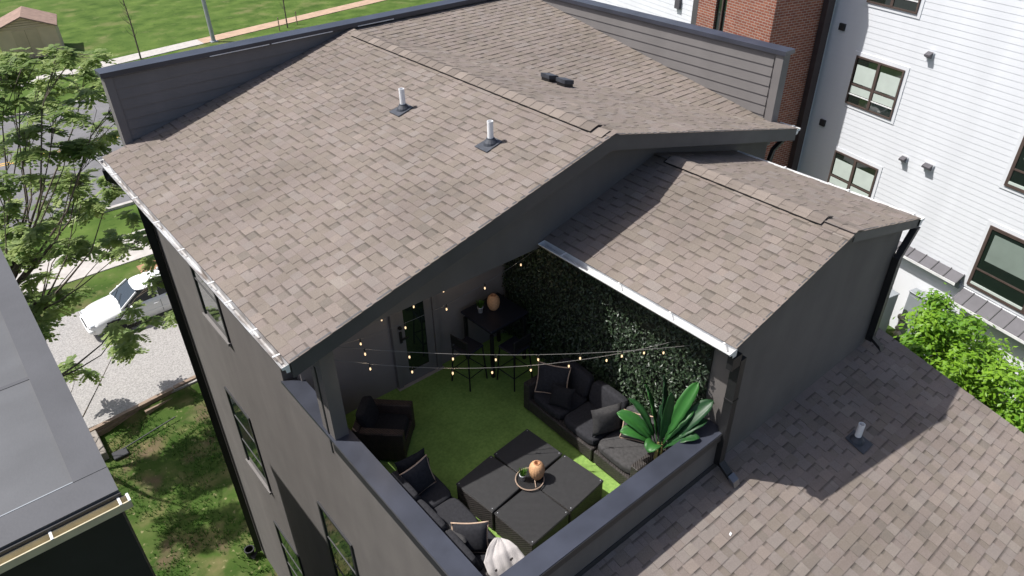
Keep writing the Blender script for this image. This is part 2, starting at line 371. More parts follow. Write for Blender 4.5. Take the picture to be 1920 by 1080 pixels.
fs = MB().prism([(-8, 58.2, .1), (17.5, 61.9, .1), (17.5, 63.6, .1), (-8, 59.9, .1)], (0, 0, .17)); struct('far_sidewalk', fs, CONC)
fs = MB().prism([(17.52, 61.9, .1), (70, 69.7, .1), (70, 71.4, .1), (17.52, 63.6, .1)], (0, 0, .17)); struct('brick_walk', fs, mat('paver_tan', (.42, .29, .2), .9, .15, 2, .3, 30))
# grass tufts on the rough lawn
gt = MB()
for k in range(5200):
    x = U(-3.2, 1.0); y = U(7.5, 18.4)
    if x > -.05 and y < 11.2: continue
    if math.sin(x * 2.1 + 1) * math.sin(y * 1.3) + rnd() * .9 < .25: continue
    z = gh(x, y); t = U(0, 1)
    for q in range(3):
        a = U(0, 6.28); h = U(.05, .13); wdt = .012; dx, dy = math.cos(a), math.sin(a)
        gt.add([(x - dy * wdt, y + dx * wdt, z), (x + dy * wdt, y - dx * wdt, z), (x + dx * h * .7, y + dy * h * .7, z + h)], [(0, 1, 2)], t * .8 + U(0, .2))
o = P('lawn_grass', gt, LEAF_GRS); o['kind'] = 'stuff'; o['label'] = 'tufts of rough grass on the strip between the two houses'; o['category'] = 'grass'

# ================================================================== MAIN HOUSE
H = thing('dark_grey_house', 'dark grey house with brown shingle roofs and a walled roof terrace', 'house')
EX, EZ, RX, RZ, YR, YF = -.40, 12.06, 4.88, 13.40, 3.08, 10.75
SL = (RZ - EZ) / (RX - EX); EXR, SR = 10.12, (13.40 - 12.09) / (10.12 - 4.88)
GY = 3.42
def rz_at(x): return EZ + SL * (x - EX) if x < RX else RZ - SR * (x - RX)
# --- walls
W = MB(); W.box(0, .2, 4.86, YF, -.2, 11.97)
W.box(0, .2, .0, 4.86, -.2, 10.25)
left_wall = P('left_wall', W, STUCCO, H); 
low = MB().prism([(0.003, 0, -.2), (0.003, -9, -.2), (0.003, -9, 7.15), (0.003, 0, 9.42)], (.2, 0, 0)); P('left_wall', low, STUCCO, H)
P('post', B(.0, .2, 3.25, 3.6, 10.32, 11.8), STUCCO, H)
P('wall_stop', B(-.012, .012, 3.42, 3.45, 9.95, 11.5), DKTRIM, H)
gb = MB().prism([(.02, GY, 11.76), (4.1, GY, 11.76), (4.1, GY, 9.0), (9.8, GY, 9.0), (9.8, GY, rz_at(9.8) - .16), (RX, GY, RZ - .16), (.02, GY, rz_at(.02) - .16)], (0, .2, 0)); P('gable_wall', gb, STUCCO, H)
P('ceiling', B(.02, 4.1, GY + .2, 4.9, 11.765, 11.85), FASCIA, H)
P('terrace_back_wall', B(.2, 4.3, 4.65, 4.85, 9.0, 11.78), mat('terrace_wall_fill_tone', (.22, .2, .19), .85, .08, 2, .2, 90), H)  # lighter than the stucco, standing in for fill light in the recess
P('right_wall', B(9.6, 9.8, GY + .2, YF, 0, 11.9), STUCCO, H)
P('front_wall', B(.03, 10.1, YF + .03, YF + .25, -.2, 13.44), SIDING, H)
P('right_parapet_wall', B(9.95, 10.13, 3.55, YF + .03, 11.6, 13.42), SIDING, H)
P('terrace_floor', B(.2, 4.1, .1, 4.65, 9.05, 9.262), FASCIA, H)
# --- roof slabs
R1 = MB().prism([(EX, YR, EZ - .015), (RX, YR, RZ - .015), (RX, YR, RZ - .16), (EX, YR, EZ - .16)], (0, YF + .02 - YR, 0))
roof = P('main_roof', R1, FASCIA, H)
P('roof_deck', MB().prism([(RX + .002, YR, RZ - .015), (EXR, YR, rz_at(EXR) - .015), (EXR, YR, rz_at(EXR) - .16), (RX + .002, YR, RZ - .16)], (0, YF - YR, 0)), FASCIA, roof)
FS = (RZ - rz_at(9.93)) / (YF - 3.55)
def fz(y): return RZ - FS * (YF - y)
P('saddle_deck', MB().add([(RX, YF + .02, RZ - .012), (9.96, YF + .02, RZ - .012), (9.96, 3.5, fz(3.5) - .012), (RX, YF + .02, RZ - .1), (9.96, YF + .02, RZ - .1), (9.96, 3.5, fz(3.5) - .1)], [(0, 2, 1), (3, 4, 5), (0, 1, 4, 3), (1, 2, 5, 4), (2, 0, 3, 5)]), FASCIA, roof)
for (xa, xb) in ((EX - .005, RX), (RX, EXR + .005)):
    P('rake_fascia', MB().prism([(xa, YR - .03, rz_at(xa) + .004), (xb, YR - .03, rz_at(xb) + .004), (xb, YR - .03, rz_at(xb) - .25), (xa, YR - .03, rz_at(xa) - .25)], (0, .028, 0)), FASCIA, roof)
    P('soffit', MB().prism([(xa + .06, YR + .003, rz_at(xa + .06) - .165), (xb - .06, YR + .003, rz_at(xb - .06) - .165), (xb - .06, YR + .003, rz_at(xb - .06) - .185), (xa + .06, YR + .003, rz_at(xa + .06) - .185)], (0, GY - YR - .005, 0)), FASCIA, roof)
P('eave_fascia', B(EX - .02, EX - .002, YR, YF, EZ - .2, EZ - .02), FASCIA, roof)
P('eave_soffit', B(EX, -.003, YR + .36, YF, EZ - .2, EZ - .165), FASCIA, roof)
# --- terrace parapets with metal caps
P('terrace_wall', B(.2, 4.1, .0, .16, 9.0, 10.27), STUCCO, H)
P('wall_lining', B(.201, .215, .16, 4.65, 9.262, 10.27), FASCIA, H)
CT = 10.325
P('wall_cap', MB().prism([(-.035, -.035, CT - .05), (.25, .25, CT - .05), (.25, 4.66, CT - .05), (-.035, 4.86, CT - .05)], (0, 0, .05)), CAPM, H)
P('wall_cap', MB().prism([(-.033, -.035, CT - .05), (4.1, -.035, CT - .05), (4.1, .25, CT - .05), (.252, .25, CT - .05)], (0, 0, .05)), CAPM, H)
P('cap_flashing', MB().box(-.045, -.036, -.045, 3.25, CT - .16, CT - .012), DKTRIM, H)
P('cap_flashing', MB().box(-.036, 4.1, -.045, -.036, CT - .13, CT - .012), DKTRIM, H)
# --- stair wing beside the terrace
SX0, SXR, SX1, SZ0, SZR, SY0, SY1 = 3.91, 6.40, 8.62, 11.89, 12.55, -.03, GY
def sz(x): return SZ0 + (SZR - SZ0) * (x - SX0) / (SXR - SX0) if x < SXR else SZR - (SZR - 11.95) * (x - SXR) / (SX1 - SXR)
P('wing_left_wall', B(4.12, 4.3, .06, 4.65, 9.0, sz(4.12) - .1), STUCCO, H)
P('wing_gable_wall', MB().prism([(4.121, .04, 9.2), (8.35, .04, 9.2), (8.35, .04, sz(8.35) - .09), (SXR, .04, SZR - .09), (4.121, .04, sz(4.121) - .09)], (0, .16, 0)), STUCCO, H)
P('wing_right_wall', B(8.2, 8.351, .2, SY1, 3, sz(8.35) - .1), STUCCO, H)
wroof = P('wing_roof', MB().prism([(SX0, SY0, SZ0 - .015), (SXR, SY0, SZR - .015), (SX1, SY0, sz(SX1) - .015), (SX1, SY0, sz(SX1) - .1), (SXR, SY0, SZR - .1), (SX0, SY0, SZ0 - .1)], (0, SY1 - SY0, 0)), FASCIA, H)
P('rake_fascia', MB().prism([(SXR, SY0 - .02, SZR + .002), (SX1, SY0 - .02, sz(SX1) + .002), (SX1, SY0 - .02, sz(SX1) - .17), (SXR, SY0 - .02, SZR - .17)], (0, .018, 0)), FASCIA, wroof)
P('rake_fascia', MB().prism([(SX0, SY0 - .02, SZ0 + .002), (SXR, SY0 - .02, SZR + .002), (SXR, SY0 - .02, SZR - .08), (SX0, SY0 - .02, SZ0 - .08)], (0, .018, 0)), FASCIA, wroof)
# --- lower rear roof
LZ, LS = 9.6, .25
def lz(y): return LZ + LS * y
lroof = P('lower_roof', MB().prism([(-.3, .06, lz(.06) - .015), (-.3, -9.2, lz(-9.2) - .015), (-.3, -9.2, lz(-9.2) - .16), (-.3, .06, lz(.06) - .16)], (9.15, 0, 0)), FASCIA, H)
P('lower_right_wall', MB().prism([(8.6, .0, 2.5), (8.6, -9, 2.5), (8.6, -9, 7.15), (8.6, .0, 9.42)], (-.2, 0, 0)), STUCCO, H)
P('step_flashing', MB().box(.0, 4.12, -.012, -.002, 9.45, 9.7), DKTRIM, H)

# --- shingles
EXP = .15; WID = [.09, .12, .155, .19, .25]; VAR = {}
TINTS = []
for k in range(9):
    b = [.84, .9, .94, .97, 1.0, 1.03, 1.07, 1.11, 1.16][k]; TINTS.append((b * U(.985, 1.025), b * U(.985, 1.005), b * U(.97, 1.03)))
def shing_variant(wi, ti, hi):
    key = (wi, ti, hi)
    if key not in VAR:
        wd = WID[wi]; h = .0125 if hi else .0065; L = EXP + .03; e = .0015
        v = [(e, 0, -.003), (wd - e, 0, -.003), (wd - e, 0, h), (e, 0, h), (wd - e, L, .002), (e, L, .002)]
        fcs = [(3, 2, 4, 5), (0, 1, 2, 3), (0, 3, 5), (1, 4, 2)]
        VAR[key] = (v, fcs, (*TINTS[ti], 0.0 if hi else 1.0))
    return VAR[key]
TABS = []      # (roof, matrix, variant, score)
def lay(roofobj, O, ud, vd, ulim, vlen, facing=True):
    ud = Vector(ud).normalized(); vd = Vector(vd).normalized(); nd = ud.cross(vd); O = Vector(O)
    v = 0.0
    while v < vlen - .03:
        u0, u1 = ulim(v + EXP * .5)
        u = u0 - U(0, .12); hi = rnd() < .5; first = True
        if u1 - u0 > .1:
            while u < u1 - .04:
                wi = random.choice((2, 2, 3, 3, 4) if hi else (0, 0, 1, 1, 2, 2)); 
                if first: u = u0; first = False
                wd = WID[wi]; s = 1.0
                if u + wd > u1 or u1 - u - wd < .08: s = (u1 - u) / wd
                ti = min(8, max(0, int(random.gauss(4.0 if roofobj is not lroof else 5.0, 1.5 if roofobj is not lroof else 1.8) + (.5 if hi else -.4))))  # lower roof: more varied tints, shifted lighter to offset its weaker sunlight
                p = O + ud * u + vd * v + nd * .0
                M = Matrix(((ud.x * s, vd.x, nd.x, p.x), (ud.y * s, vd.y, nd.y, p.y), (ud.z * s, vd.z, nd.z, p.z), (0, 0, 0, 1)))
                c = p + ud * wd * .5 + vd * .07; px, py, dz = project(c)
                view = (CAM - c).normalized().dot(nd)
                area = view * wd * s / dz ** 2 if (5 < px < 1915 and 5 < py < 1075 and dz > 0) else 0
                TABS.append((roofobj, M, (wi, ti, int(hi)), area))
                u += wd * s; hi = (not hi) if rnd() < .72 else hi
        v += EXP
lL = math.hypot(RX - EX, RZ - EZ)
lay(roof, (EX - .03, YF, EZ - .012), (0, -1, 0), (RX - EX, 0, RZ - EZ), lambda v: (0, YF - YR + .05), lL)
rL = math.hypot(EXR - RX, RZ - rz_at(EXR))
lay(roof, (EXR + .02, YR - .05, rz_at(EXR) - .012), (0, 1, 0), (RX - EXR, 0, RZ - rz_at(EXR)), lambda v: (0, min(YF - YR, .5 + (v / rL) * (YF - 3.5)) + .05), rL)
# saddle facet: courses run along x, climbing towards the front wall
fl = math.hypot(YF - 3.5, RZ - fz(3.5))
lay(roof, (0, 3.5, fz(3.5) - .008), (1, 0, 0), (0, YF - 3.5, RZ - fz(3.5)), lambda v: (9.96 - (v / fl) * (9.96 - RX) - .1, 9.93), fl)
# flip helper not needed: ud x vd must point up
wl = math.hypot(SXR - SX0, SZR - SZ0)
lay(wroof, (SX0 - .03, SY1, SZ0 - .012), (0, -1, 0), (SXR - SX0, 0, SZR - SZ0), lambda v: (0, SY1 - SY0 + .04), wl)
wr = math.hypot(SX1 - SXR, SZR - sz(SX1))
lay(wroof, (SX1 + .02, SY0 - .04, sz(SX1) - .012), (0, 1, 0), (SXR - SX1, 0, SZR - sz(SX1)), lambda v: (0, SY1 - SY0 + .04), wr)
ll = math.hypot(5.6, 5.6 * LS)
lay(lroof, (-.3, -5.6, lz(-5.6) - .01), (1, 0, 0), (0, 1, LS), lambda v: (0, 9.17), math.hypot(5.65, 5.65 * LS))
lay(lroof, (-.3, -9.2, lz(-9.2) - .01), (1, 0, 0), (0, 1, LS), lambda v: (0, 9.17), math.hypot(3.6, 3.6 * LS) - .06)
order = sorted(range(len(TABS)), key=lambda i: -TABS[i][3]); chosen = set(order[:300])
vme = {}; rest = {}
def uv_tab(me):
    uv = me.uv_layers.new(name='UVMap')
    co = [0.0] * (3 * len(me.vertices))
    return uv
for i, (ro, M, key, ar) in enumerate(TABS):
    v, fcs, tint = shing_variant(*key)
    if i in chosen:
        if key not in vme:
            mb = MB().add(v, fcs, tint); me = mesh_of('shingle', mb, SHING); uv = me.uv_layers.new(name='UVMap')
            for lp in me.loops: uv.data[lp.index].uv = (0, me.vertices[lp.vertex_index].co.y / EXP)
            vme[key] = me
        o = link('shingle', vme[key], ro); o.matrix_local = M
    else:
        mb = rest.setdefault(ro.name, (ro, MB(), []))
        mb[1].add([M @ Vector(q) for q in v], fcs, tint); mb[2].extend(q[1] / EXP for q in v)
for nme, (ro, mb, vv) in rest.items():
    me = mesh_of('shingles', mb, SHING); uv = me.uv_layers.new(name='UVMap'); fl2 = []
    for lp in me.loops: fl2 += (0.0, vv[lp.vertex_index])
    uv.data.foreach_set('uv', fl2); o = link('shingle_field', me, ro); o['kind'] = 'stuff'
# --- ridge vents with cap shingles
def ridge(ro, xr, zr, y0, y1, s1, s2, hw=.155, up=.035):
    P('ridge_vent', MB().prism([(xr - hw, y0, zr - s1 * hw - .005), (xr, y0, zr - .01), (xr + hw, y0, zr - s2 * hw - .005), (xr + hw, y0, zr - s2 * hw + up - .008), (xr, y0, zr + up - .006), (xr - hw, y0, zr - s1 * hw + up - .008)], (0, y1 - y0, 0)), GUTTER, ro)
    me_c = []
    for tv in range(4):
        b = (.86, .96, 1.05, 1.14)[tv]; mb = MB(); L = .27; pr = []
        for k in range(7):
            q = -1 + 2 * k / 6; x = q * (hw + .012); dz = -(s1 if q < 0 else s2) * abs(x) + .012 * (1 - q * q); pr.append((x, dz))
        for (yy, ad) in ((0, .009), (L, .001)):
            for (x, dz) in pr: mb.v.append((x, yy, dz + ad))
        for (x, dz) in pr: mb.v.append((x, 0, dz - .002))
        for k in range(6): mb.f.append((k, k + 1, 7 + k + 1, 7 + k)); mb.f.append((14 + k, 14 + k + 1, k + 1, k))
        mb.t = [(b, b * .98, b * .97, 0)] * len(mb.v); me = mesh_of('ridge_cap', mb, SHING); me.uv_layers.new(name='UVMap'); me_c.append(me)
    y = y0 - .005
    while y < y1 - .1:
        o = link('ridge_cap', random.choice(me_c), ro, (xr, y, zr + up)); y += .225
    # flat cap shingles past the end of the vent
    y = y0 - .005 - .225
    while y > YR - .06 if ro is roof else y > SY0 - .06:
        link('ridge_cap', random.choice(me_c), ro, (xr, y, zr + .006)); y -= .225
ridge(roof, RX, RZ, 3.36, YF - .45, SL, SR)
ridge(wroof, SXR, SZR, .38, 3.15, (SZR - SZ0) / (SXR - SX0), (SZR - 11.95) / (SX1 - SXR))
# --- lap siding on the parapets (inner faces)
def lap(L, e, t=.022):
    return MB().add([(0, 0, 0), (L, 0, 0), (L, -t, 0), (0, -t, 0), (0, 0, e + .02), (L, 0, e + .02), (L, -.004, e + .02), (0, -.004, e + .02)], [(0, 3, 2, 1), (4, 5, 6, 7), (3, 7, 6, 2), (0, 1, 5, 4), (0, 4, 7, 3), (1, 2, 6, 5)])
me = mesh_of('siding_board', lap(9.7, .19), SIDING)
for k in range(7): link('siding_board', me, H, (.15, YF + .028, 12.05 + .19 * k))
me = mesh_of('siding_board', lap(7.05, .19), SIDING)
for k in range(7): link('siding_board', me, H, (9.948, YF + .0, 12.03 + .19 * k), (0, 0, -math.pi / 2))
P('parapet_trim', B(.012, .15, YF - .008, YF + .26, 11.9, 13.42), SIDING, H)
P('parapet_trim', B(9.915, 10.14, 3.50, 3.66, 11.95, 13.42), SIDING, H)
P('parapet_cap', MB().prism([(-.03, YF - .06, 13.44), (9.88, YF - .06, 13.44), (10.2, YF + .31, 13.44), (-.03, YF + .31, 13.44)], (0, 0, .085)), CAPM, H)
P('parapet_cap', MB().prism([(9.88, 3.46, 13.42), (10.2, 3.46, 13.42), (10.2, YF + .308, 13.42), (9.88, YF - .064, 13.42)], (0, 0, .08)), CAPM, H)
for (xa, xb) in ((1.9, 3.1), (3.15, 4.5), (5.1, 6.0)): P('cap_drip_edge', B(xa, xb, YF - .065, YF - .061, 13.435, 13.452), ALU, H)
# --- gutters
WORN = mat('gutter_worn', (.72, .73, .74), .5, .1, 3.2, col2=(.2, .17, .15), detail=9)
def gutter(parent, x, y0, y1, z, sgn, straps, k=1.0, lm=None):
    # K-style trough hung along y, sgn = outward direction in x
    pr = [(0, .0), (0, -.115), (.075, -.115), (.09, -.06), (.15, -.05), (.15, -.015)]
    def ext(pr, off, m):
        mb = MB()
        for (a, c) in pr: mb.v.append((x + sgn * a * k, y0, z + c))
        for (a, c) in pr: mb.v.append((x + sgn * a * k, y1, z + c))
        n_ = len(pr)
        for i in range(n_ - 1): mb.f.append((i, i + 1, n_ + i + 1, n_ + i))
        return mb
    go = P('gutter', ext(pr, 0, None), GUTTER, parent)
    inn = [(.004, .004), (.004, -.111), (.073, -.111), (.086, -.058), (.144, -.048), (.144, -.014), (.153, -.014), (.153, -.03)]
    P('gutter_liner', ext(inn, 0, None), lm or ALU, go)
    for yy in (y0, y1 - .004): P('end_cap', MB().prism([(x + sgn * a * k, yy, z + c) for a, c in pr], (0, .004, 0)), ALU, go)
    st = mesh_of('strap', MB().box(-.002, .15 * k, -.013, .013, .0, .006) if sgn > 0 else MB().box(-.15 * k, .002, -.013, .013, .0, .006), ALU)
    for yy in straps: link('strap', st, go, (x, yy, z + .001))
    return go
gutter(H, EX - .025, YR - .02, YF + .15, EZ - .035, -1, [3.3, 3.95, 4.75, 5.35, 6.5, 7.6, 8.7, 9.9, 10.3, 10.7], .62, WORN)
gutter(H, SX0 - .004, SY0 - .04, SY1 - .02, SZ0 - .02, -1, [.1, .95, 1.85, 2.9])
gutter(H, SX1 + .01, SY0 - .04, SY1 - .02, sz(SX1) - .03, 1, [.1, 1.2, 2.4])
gutter(H, EXR + .01, YR - .02, 3.5, rz_at(EXR) - .03, 1, [3.2])
for yy in (1.0, 1.05, 1.1): pass
# --- downspouts
def spout(pts, w=.075): return MB().tube(pts, w * .62, 4)
P('downspout', spout([(-.46, 10.55, 11.9), (-.46, 10.55, 11.75), (-.09, 10.62, 11.35), (-.09, 10.62, .25), (-.3, 10.62, .1)], .16), GUTTER, H)
P('downspout', MB().box(4.02, 4.135, -.09, .035, 9.72, 11.62).box(3.84, 4.02, -.085, .0, 11.55, 11.74).obox((4.02, -.09, 9.72), (.115, 0, 0), (0, -.2, -.14), (0, .05, .09)), GUTTER, H)
P('downspout_outlet', MB().obox((4.015, -.29, 9.585), (.125, 0, 0), (0, -.1, -.05), (0, .03, .08)), mat('dark_steel', (.2, .2, .21), .3, .1, 5, metal=.7), H)
P('downspout_bracket', B(4.01, 4.145, -.096, .036, 10.9, 10.93), GUTTER, H)
P('downspout', MB().box(8.25, 8.37, -.08, .03, 9.7, 11.35).obox((8.25, -.08, 11.35), (.12, 0, 0), (0, .1, 0), (.33, 0, .42)).obox((8.25, -.08, 9.72), (.1, 0, 0), (0, -.2, -.12), (0, .05, .09)), GUTTER, H)
P('downspout', spout([(10.16, 3.2, 12.0), (10.14, 3.25, 11.85), (9.95, 3.36, 11.6), (9.9, 3.38, 11.3), (9.9, 3.38, 5.0)], .09), GUTTER, H)
# --- pipes and vents on the roofs
def vent_pipe(ro, c, nrm, up, h=.36, r=.048):
    c = Vector(c); nrm = Vector(nrm).normalized(); up = Vector(up).normalized(); sd = up.cross(nrm)
    p = P('vent_pipe', MB().lathe([(r, -.05), (r, h), (r - .008, h), (r - .008, h - .15)], 14, tuple(c)), WHITEP, ro)
    f = MB(); f.prism([c + sd * .15 - up * .2 + nrm * .014, c - sd * .15 - up * .2 + nrm * .014, c - sd * .13 + up * .13 + nrm * .014, c + sd * .13 + up * .13 + nrm * .014], nrm * .006)
    P('boot_flashing', f, RUBBER, p)
    P('boot_collar', MB().lathe([(.125, -.03), (.105, .035), (.066, .085), (.062, .1)], 14, tuple(c)), RUBBER, p)
vent_pipe(roof, (3.62, 6.69, rz_at(3.62)), (-SL, 0, 1), (1, 0, SL), .36)
vent_pipe(roof, (3.76, 4.49, rz_at(3.76)), (-SL, 0, 1), (1, 0, SL), .36)
vent_pipe(lroof, (6.31, -.96, lz(-.96)), (0, -LS, 1), (0, 1, LS), .34)
for (vx, vy) in ((6.74, 6.43), (6.80, 6.07)):
    z0 = rz_at(vx)
    p = P('roof_vent', MB().obox((vx - .12, vy - .12, z0 + .06 + SR * .12), (.24, 0, -SR * .24), (0, .24, 0), (0, 0, .075)), RUBBER, roof)
    P('vent_throat', MB().obox((vx - .108, vy - .108, z0 - .01 + SR * .108), (.216, 0, -SR * .216), (0, .216, 0), (0, 0, .069)), GUTTER, p)
# --- windows on the left wall (frame proud of the stucco)
def lwin(y0, y1, z0, z1, rails):
    wv = MB(); f = .055
    wv.box(-.03, .004, y0 - f, y1 + f, z1, z1 + f); wv.box(-.03, .004, y0 - f, y0, z0, z1); wv.box(-.03, .004, y1, y1 + f, z0, z1)
    wo = P('window', wv, DKTRIM, H)
    P('sill', B(-.06, .003, y0 - f - .02, y1 + f + .02, z0 - f, z0 - .002), SIDING, wo)
    n_ = len(rails) + 1; zz = [z0] + rails + [z1]
    for i in range(n_): P('pane', B(-.008, .0035, y0, y1, zz[i] + .014, zz[i + 1] - .014), GLASS, wo)
    for r in rails: P('sash_rail', B(-.018, .0035, y0, y1, r - .013, r + .013), FASCIA, wo)
lwin(7.33, 8.42, 9.58, 11.2, [10.38]); lwin(7.63, 8.74, 5.38, 7.46, [6.05, 6.75]); lwin(6.95, 8.08, 1.7, 3.82, [2.4, 3.1]); lwin(3.56, 4.58, 5.5, 7.76, [6.2, 6.95])
# --- terrace door
dr = P('door', MB().box(1.84, 1.98, 4.602, 4.648, 9.3, 11.3).box(2.38, 2.52, 4.602, 4.648, 9.3, 11.3).box(1.98, 2.38, 4.602, 4.648, 9.3, 9.52).box(1.98, 2.38, 4.602, 4.648, 11.14, 11.3), DOORW, H)
P('pane', B(1.98, 2.38, 4.615, 4.64, 9.52, 11.14), GLASS, dr)
P('door_frame', MB().box(1.74, 1.83, 4.58, 4.649, 9.27, 11.4).box(2.53, 2.62, 4.58, 4.649, 9.27, 11.4).box(1.83, 2.53, 4.58, 4.649, 11.31, 11.4), DOORW, dr)
P('threshold', B(1.72, 2.64, 4.54, 4.649, 9.27, 9.295), mat('threshold_metal', (.5, .45, .4), .4, .1, 5, metal=.4), dr)
hd = P('door_handle', MB().box(1.87, 1.91, 4.575, 4.6, 10.2, 10.42), GUTTER, dr); P('lever', MB().box(1.89, 2.01, 4.55, 4.574, 10.26, 10.285), GUTTER, hd)
P('door_lock', MB().tube([(1.89, 4.6, 10.5), (1.89, 4.565, 10.5)], .03, 10), GUTTER, dr)

# ================================================================== TERRACE
FZ = 9.285
o = struct('turf', B(.215, 4.1, .16, 4.65, 9.262, FZ), TURF)
# ivy wall panel
iv = MB()
for k in range(15500):
    y = U(.36, 4.6); z = U(9.35, 11.86); 
    if z > 11.78 - (.0 if y > .6 else .2): continue
    pn = math.sin(int(y / .5) * 12.9 + int(z / .5) * 7.3); x = 4.10 - U(.01, .10) - .05 * max(0, pn) * rnd(); s = U(.014, .04) * (1 + .15 * pn); a = U(0, 6.28); tl = U(-.9, .9); d = Vector((-math.cos(tl) * .8 - .2, math.sin(tl) * math.cos(a), math.sin(tl) * math.sin(a) + .35)).normalized()
    u = d.cross(Vector((U(-.3, .3), U(-1, 1), U(-1, 1)))).normalized(); v = d.cross(u); c = Vector((x, y, z))
    if (y % .5) < .02 or (math.sin(y * 9.1 + z * 4) * math.sin(z * 8.3 - y * 3) > .55 and rnd() < .55): continue
    t = min(1, max(0, U(0, 1) ** 1.7 + .12 * pn))
    if abs(y - 2.35) < .35 and rnd() < .15: t = 1.0
    iv.add([c - u * s, c + v * s * .55 + d * .006, c + u * s, c - v * s * .55 + d * .006], [(0, 1, 2), (0, 2, 3)], t)
iv_root = thing('ivy_wall', 'dark green artificial ivy covering the terrace side wall', 'leaf wall', (0, 0, 0))
P('backing_panel', B(4.098, 4.118, .36, 4.62, 9.3, 11.8), mat('ivy_backing', (.012, .016, .01), .9), iv_root)
o = P('ivy_leaves', iv, LEAF_IVY, iv_root); o['kind'] = 'stuff'
# ottoman / coffee table sections
otc = Vector((1.86, 1.42, FZ)); oa = math.radians(6)
OT = [(-1, 1, 'black wicker ottoman at the left corner of the four-piece coffee table'), (1, 1, 'black wicker ottoman at the far corner of the coffee table, beneath the sofa'), (1, -1, 'black wicker ottoman at the right corner of the coffee table by the banana plant'), (-1, -1, 'black wicker ottoman at the corner of the coffee table nearest the white throw')]
for i, (sx, sy, lb) in enumerate(OT):
    lx, ly = sx * .362, sy * .372; c = otc + Vector((lx * math.cos(oa) - ly * math.sin(oa), lx * math.sin(oa) + ly * math.cos(oa), 0))
    t = thing('ottoman', lb, 'ottoman', c, oa + math.radians((1.5, -1, .5, -1.2)[i]), 'wicker ottomans pushed together as a coffee table')
    h = (.43, .42, .425, .435)[i]
    P('base', BB(-.345, .345, -.345, .345, .035, h - .028, b=.012), WICK, t)
    P('top', BB(-.35, .35, -.352, .352, h - .027, h, b=.01), TABTOP, t)
    for (ax, ay) in ((-1, -1), (1, -1), (1, 1), (-1, 1)):
        P('foot', B(ax * .31 - .02, ax * .31 + .02, ay * .31 - .02, ay * .31 + .02, 0, .034), BLKM, t)
        P('stud', MB().lathe([(.008, 0), (.007, .005), (.002, .007)], 8, (ax * .315, ay * .315, h)), GALV, t)
TZ = FZ + .437
# tray
t = thing('tray', 'round dark tray with a pale twisted rim on the coffee table', 'tray', (1.87, 1.43, TZ + .001))
P('plate', MB().lathe([(.001, 0), (.17, 0), (.185, .006), (.001, .008)], 28), BLKM, t)
for rr, zz in ((.195, .03),):
    P('rim', MB().tube([(rr * math.cos(a * .2244), rr * math.sin(a * .2244), zz) for a in range(29)], .009, 6, False), mat('rim_bronze', (.33, .24, .18), .5, .2, 30), t)
P('strut', MB().tube([(-.03, -.16, .02), (.09, .02, .05), (.17, .09, .03)], .007, 6), MATS['rim_bronze'], t)
P('rim_post', MB().tube([(.19, -.03, .0), (.19, -.03, .034)], .006, 6), MATS['rim_bronze'], t); P('rim_post', MB().tube([(-.19, .03, .0), (-.19, .03, .034)], .006, 6), MATS['rim_bronze'], t)
def vase(loc, lb, s=1.0):
    t = thing('ribbed_vase', lb, 'vase', loc, 0, 'ribbed tan vases')
    pr = [(.045, 0), (.062, .02), (.085, .07), (.096, .13), (.092, .18), (.075, .225), (.05, .25), (.036, .258), (.03, .25), (.03, .2)]
    m = MB().lathe([(r * s, z * s) for r, z in pr], 44, (0, 0, 0), 16, .045); m.sm = True
    P('body', m, RATTAN, t); P('neck', MB().tube([(.036 * s * math.cos(a * .3927), .036 * s * math.sin(a * .3927), .257 * s) for a in range(17)], .007 * s, 6, False), mat('rattan_dark', (.4, .19, .1), .7, .1, 20), t)
def pot_plant(loc, lb, s=1.0):
    t = thing('potted_grass', lb, 'potted plant', loc, 0, 'small potted grass plants')
    m = MB().lathe([(.034 * s, 0), (.044 * s, .09 * s), (.047 * s, .09 * s), (.047 * s, .098 * s), (.038 * s, .098 * s), (.036 * s, .08 * s)], 18); m.sm = True; P('pot', m, POTW, t)
    gm = MB()
    for k in range(90):
        a = U(0, 6.28); r = U(0, .03) * s; l = U(.06, .12) * s; sp = U(.02, .075) * s; dx, dy = math.cos(a), math.sin(a); ww = .0045 * s
        gm.add([(r * dx - dy * ww, r * dy + dx * ww, .085 * s), (r * dx + dy * ww, r * dy - dx * ww, .085 * s), (r * dx + sp * .5 * dx + dy * ww, r * dy + sp * .5 * dy - dx * ww, .085 * s + l * .7), (r * dx + sp * .5 * dx - dy * ww, r * dy + sp * .5 * dy + dx * ww, .085 * s + l * .7), (r * dx + sp * dx, r * dy + sp * dy, .085 * s + l)], [(0, 1, 2, 3), (3, 2, 4)], U(.3, 1))
    P('grass_blades', gm, LEAF_GRS, t)
vase((1.97, 1.4, TZ + .011), 'ribbed tan vase on the round tray of the coffee table', 1.12)
pot_plant((1.80, 1.50, TZ + .011), 'small green grass in a white pot on the coffee table tray', 1.0)
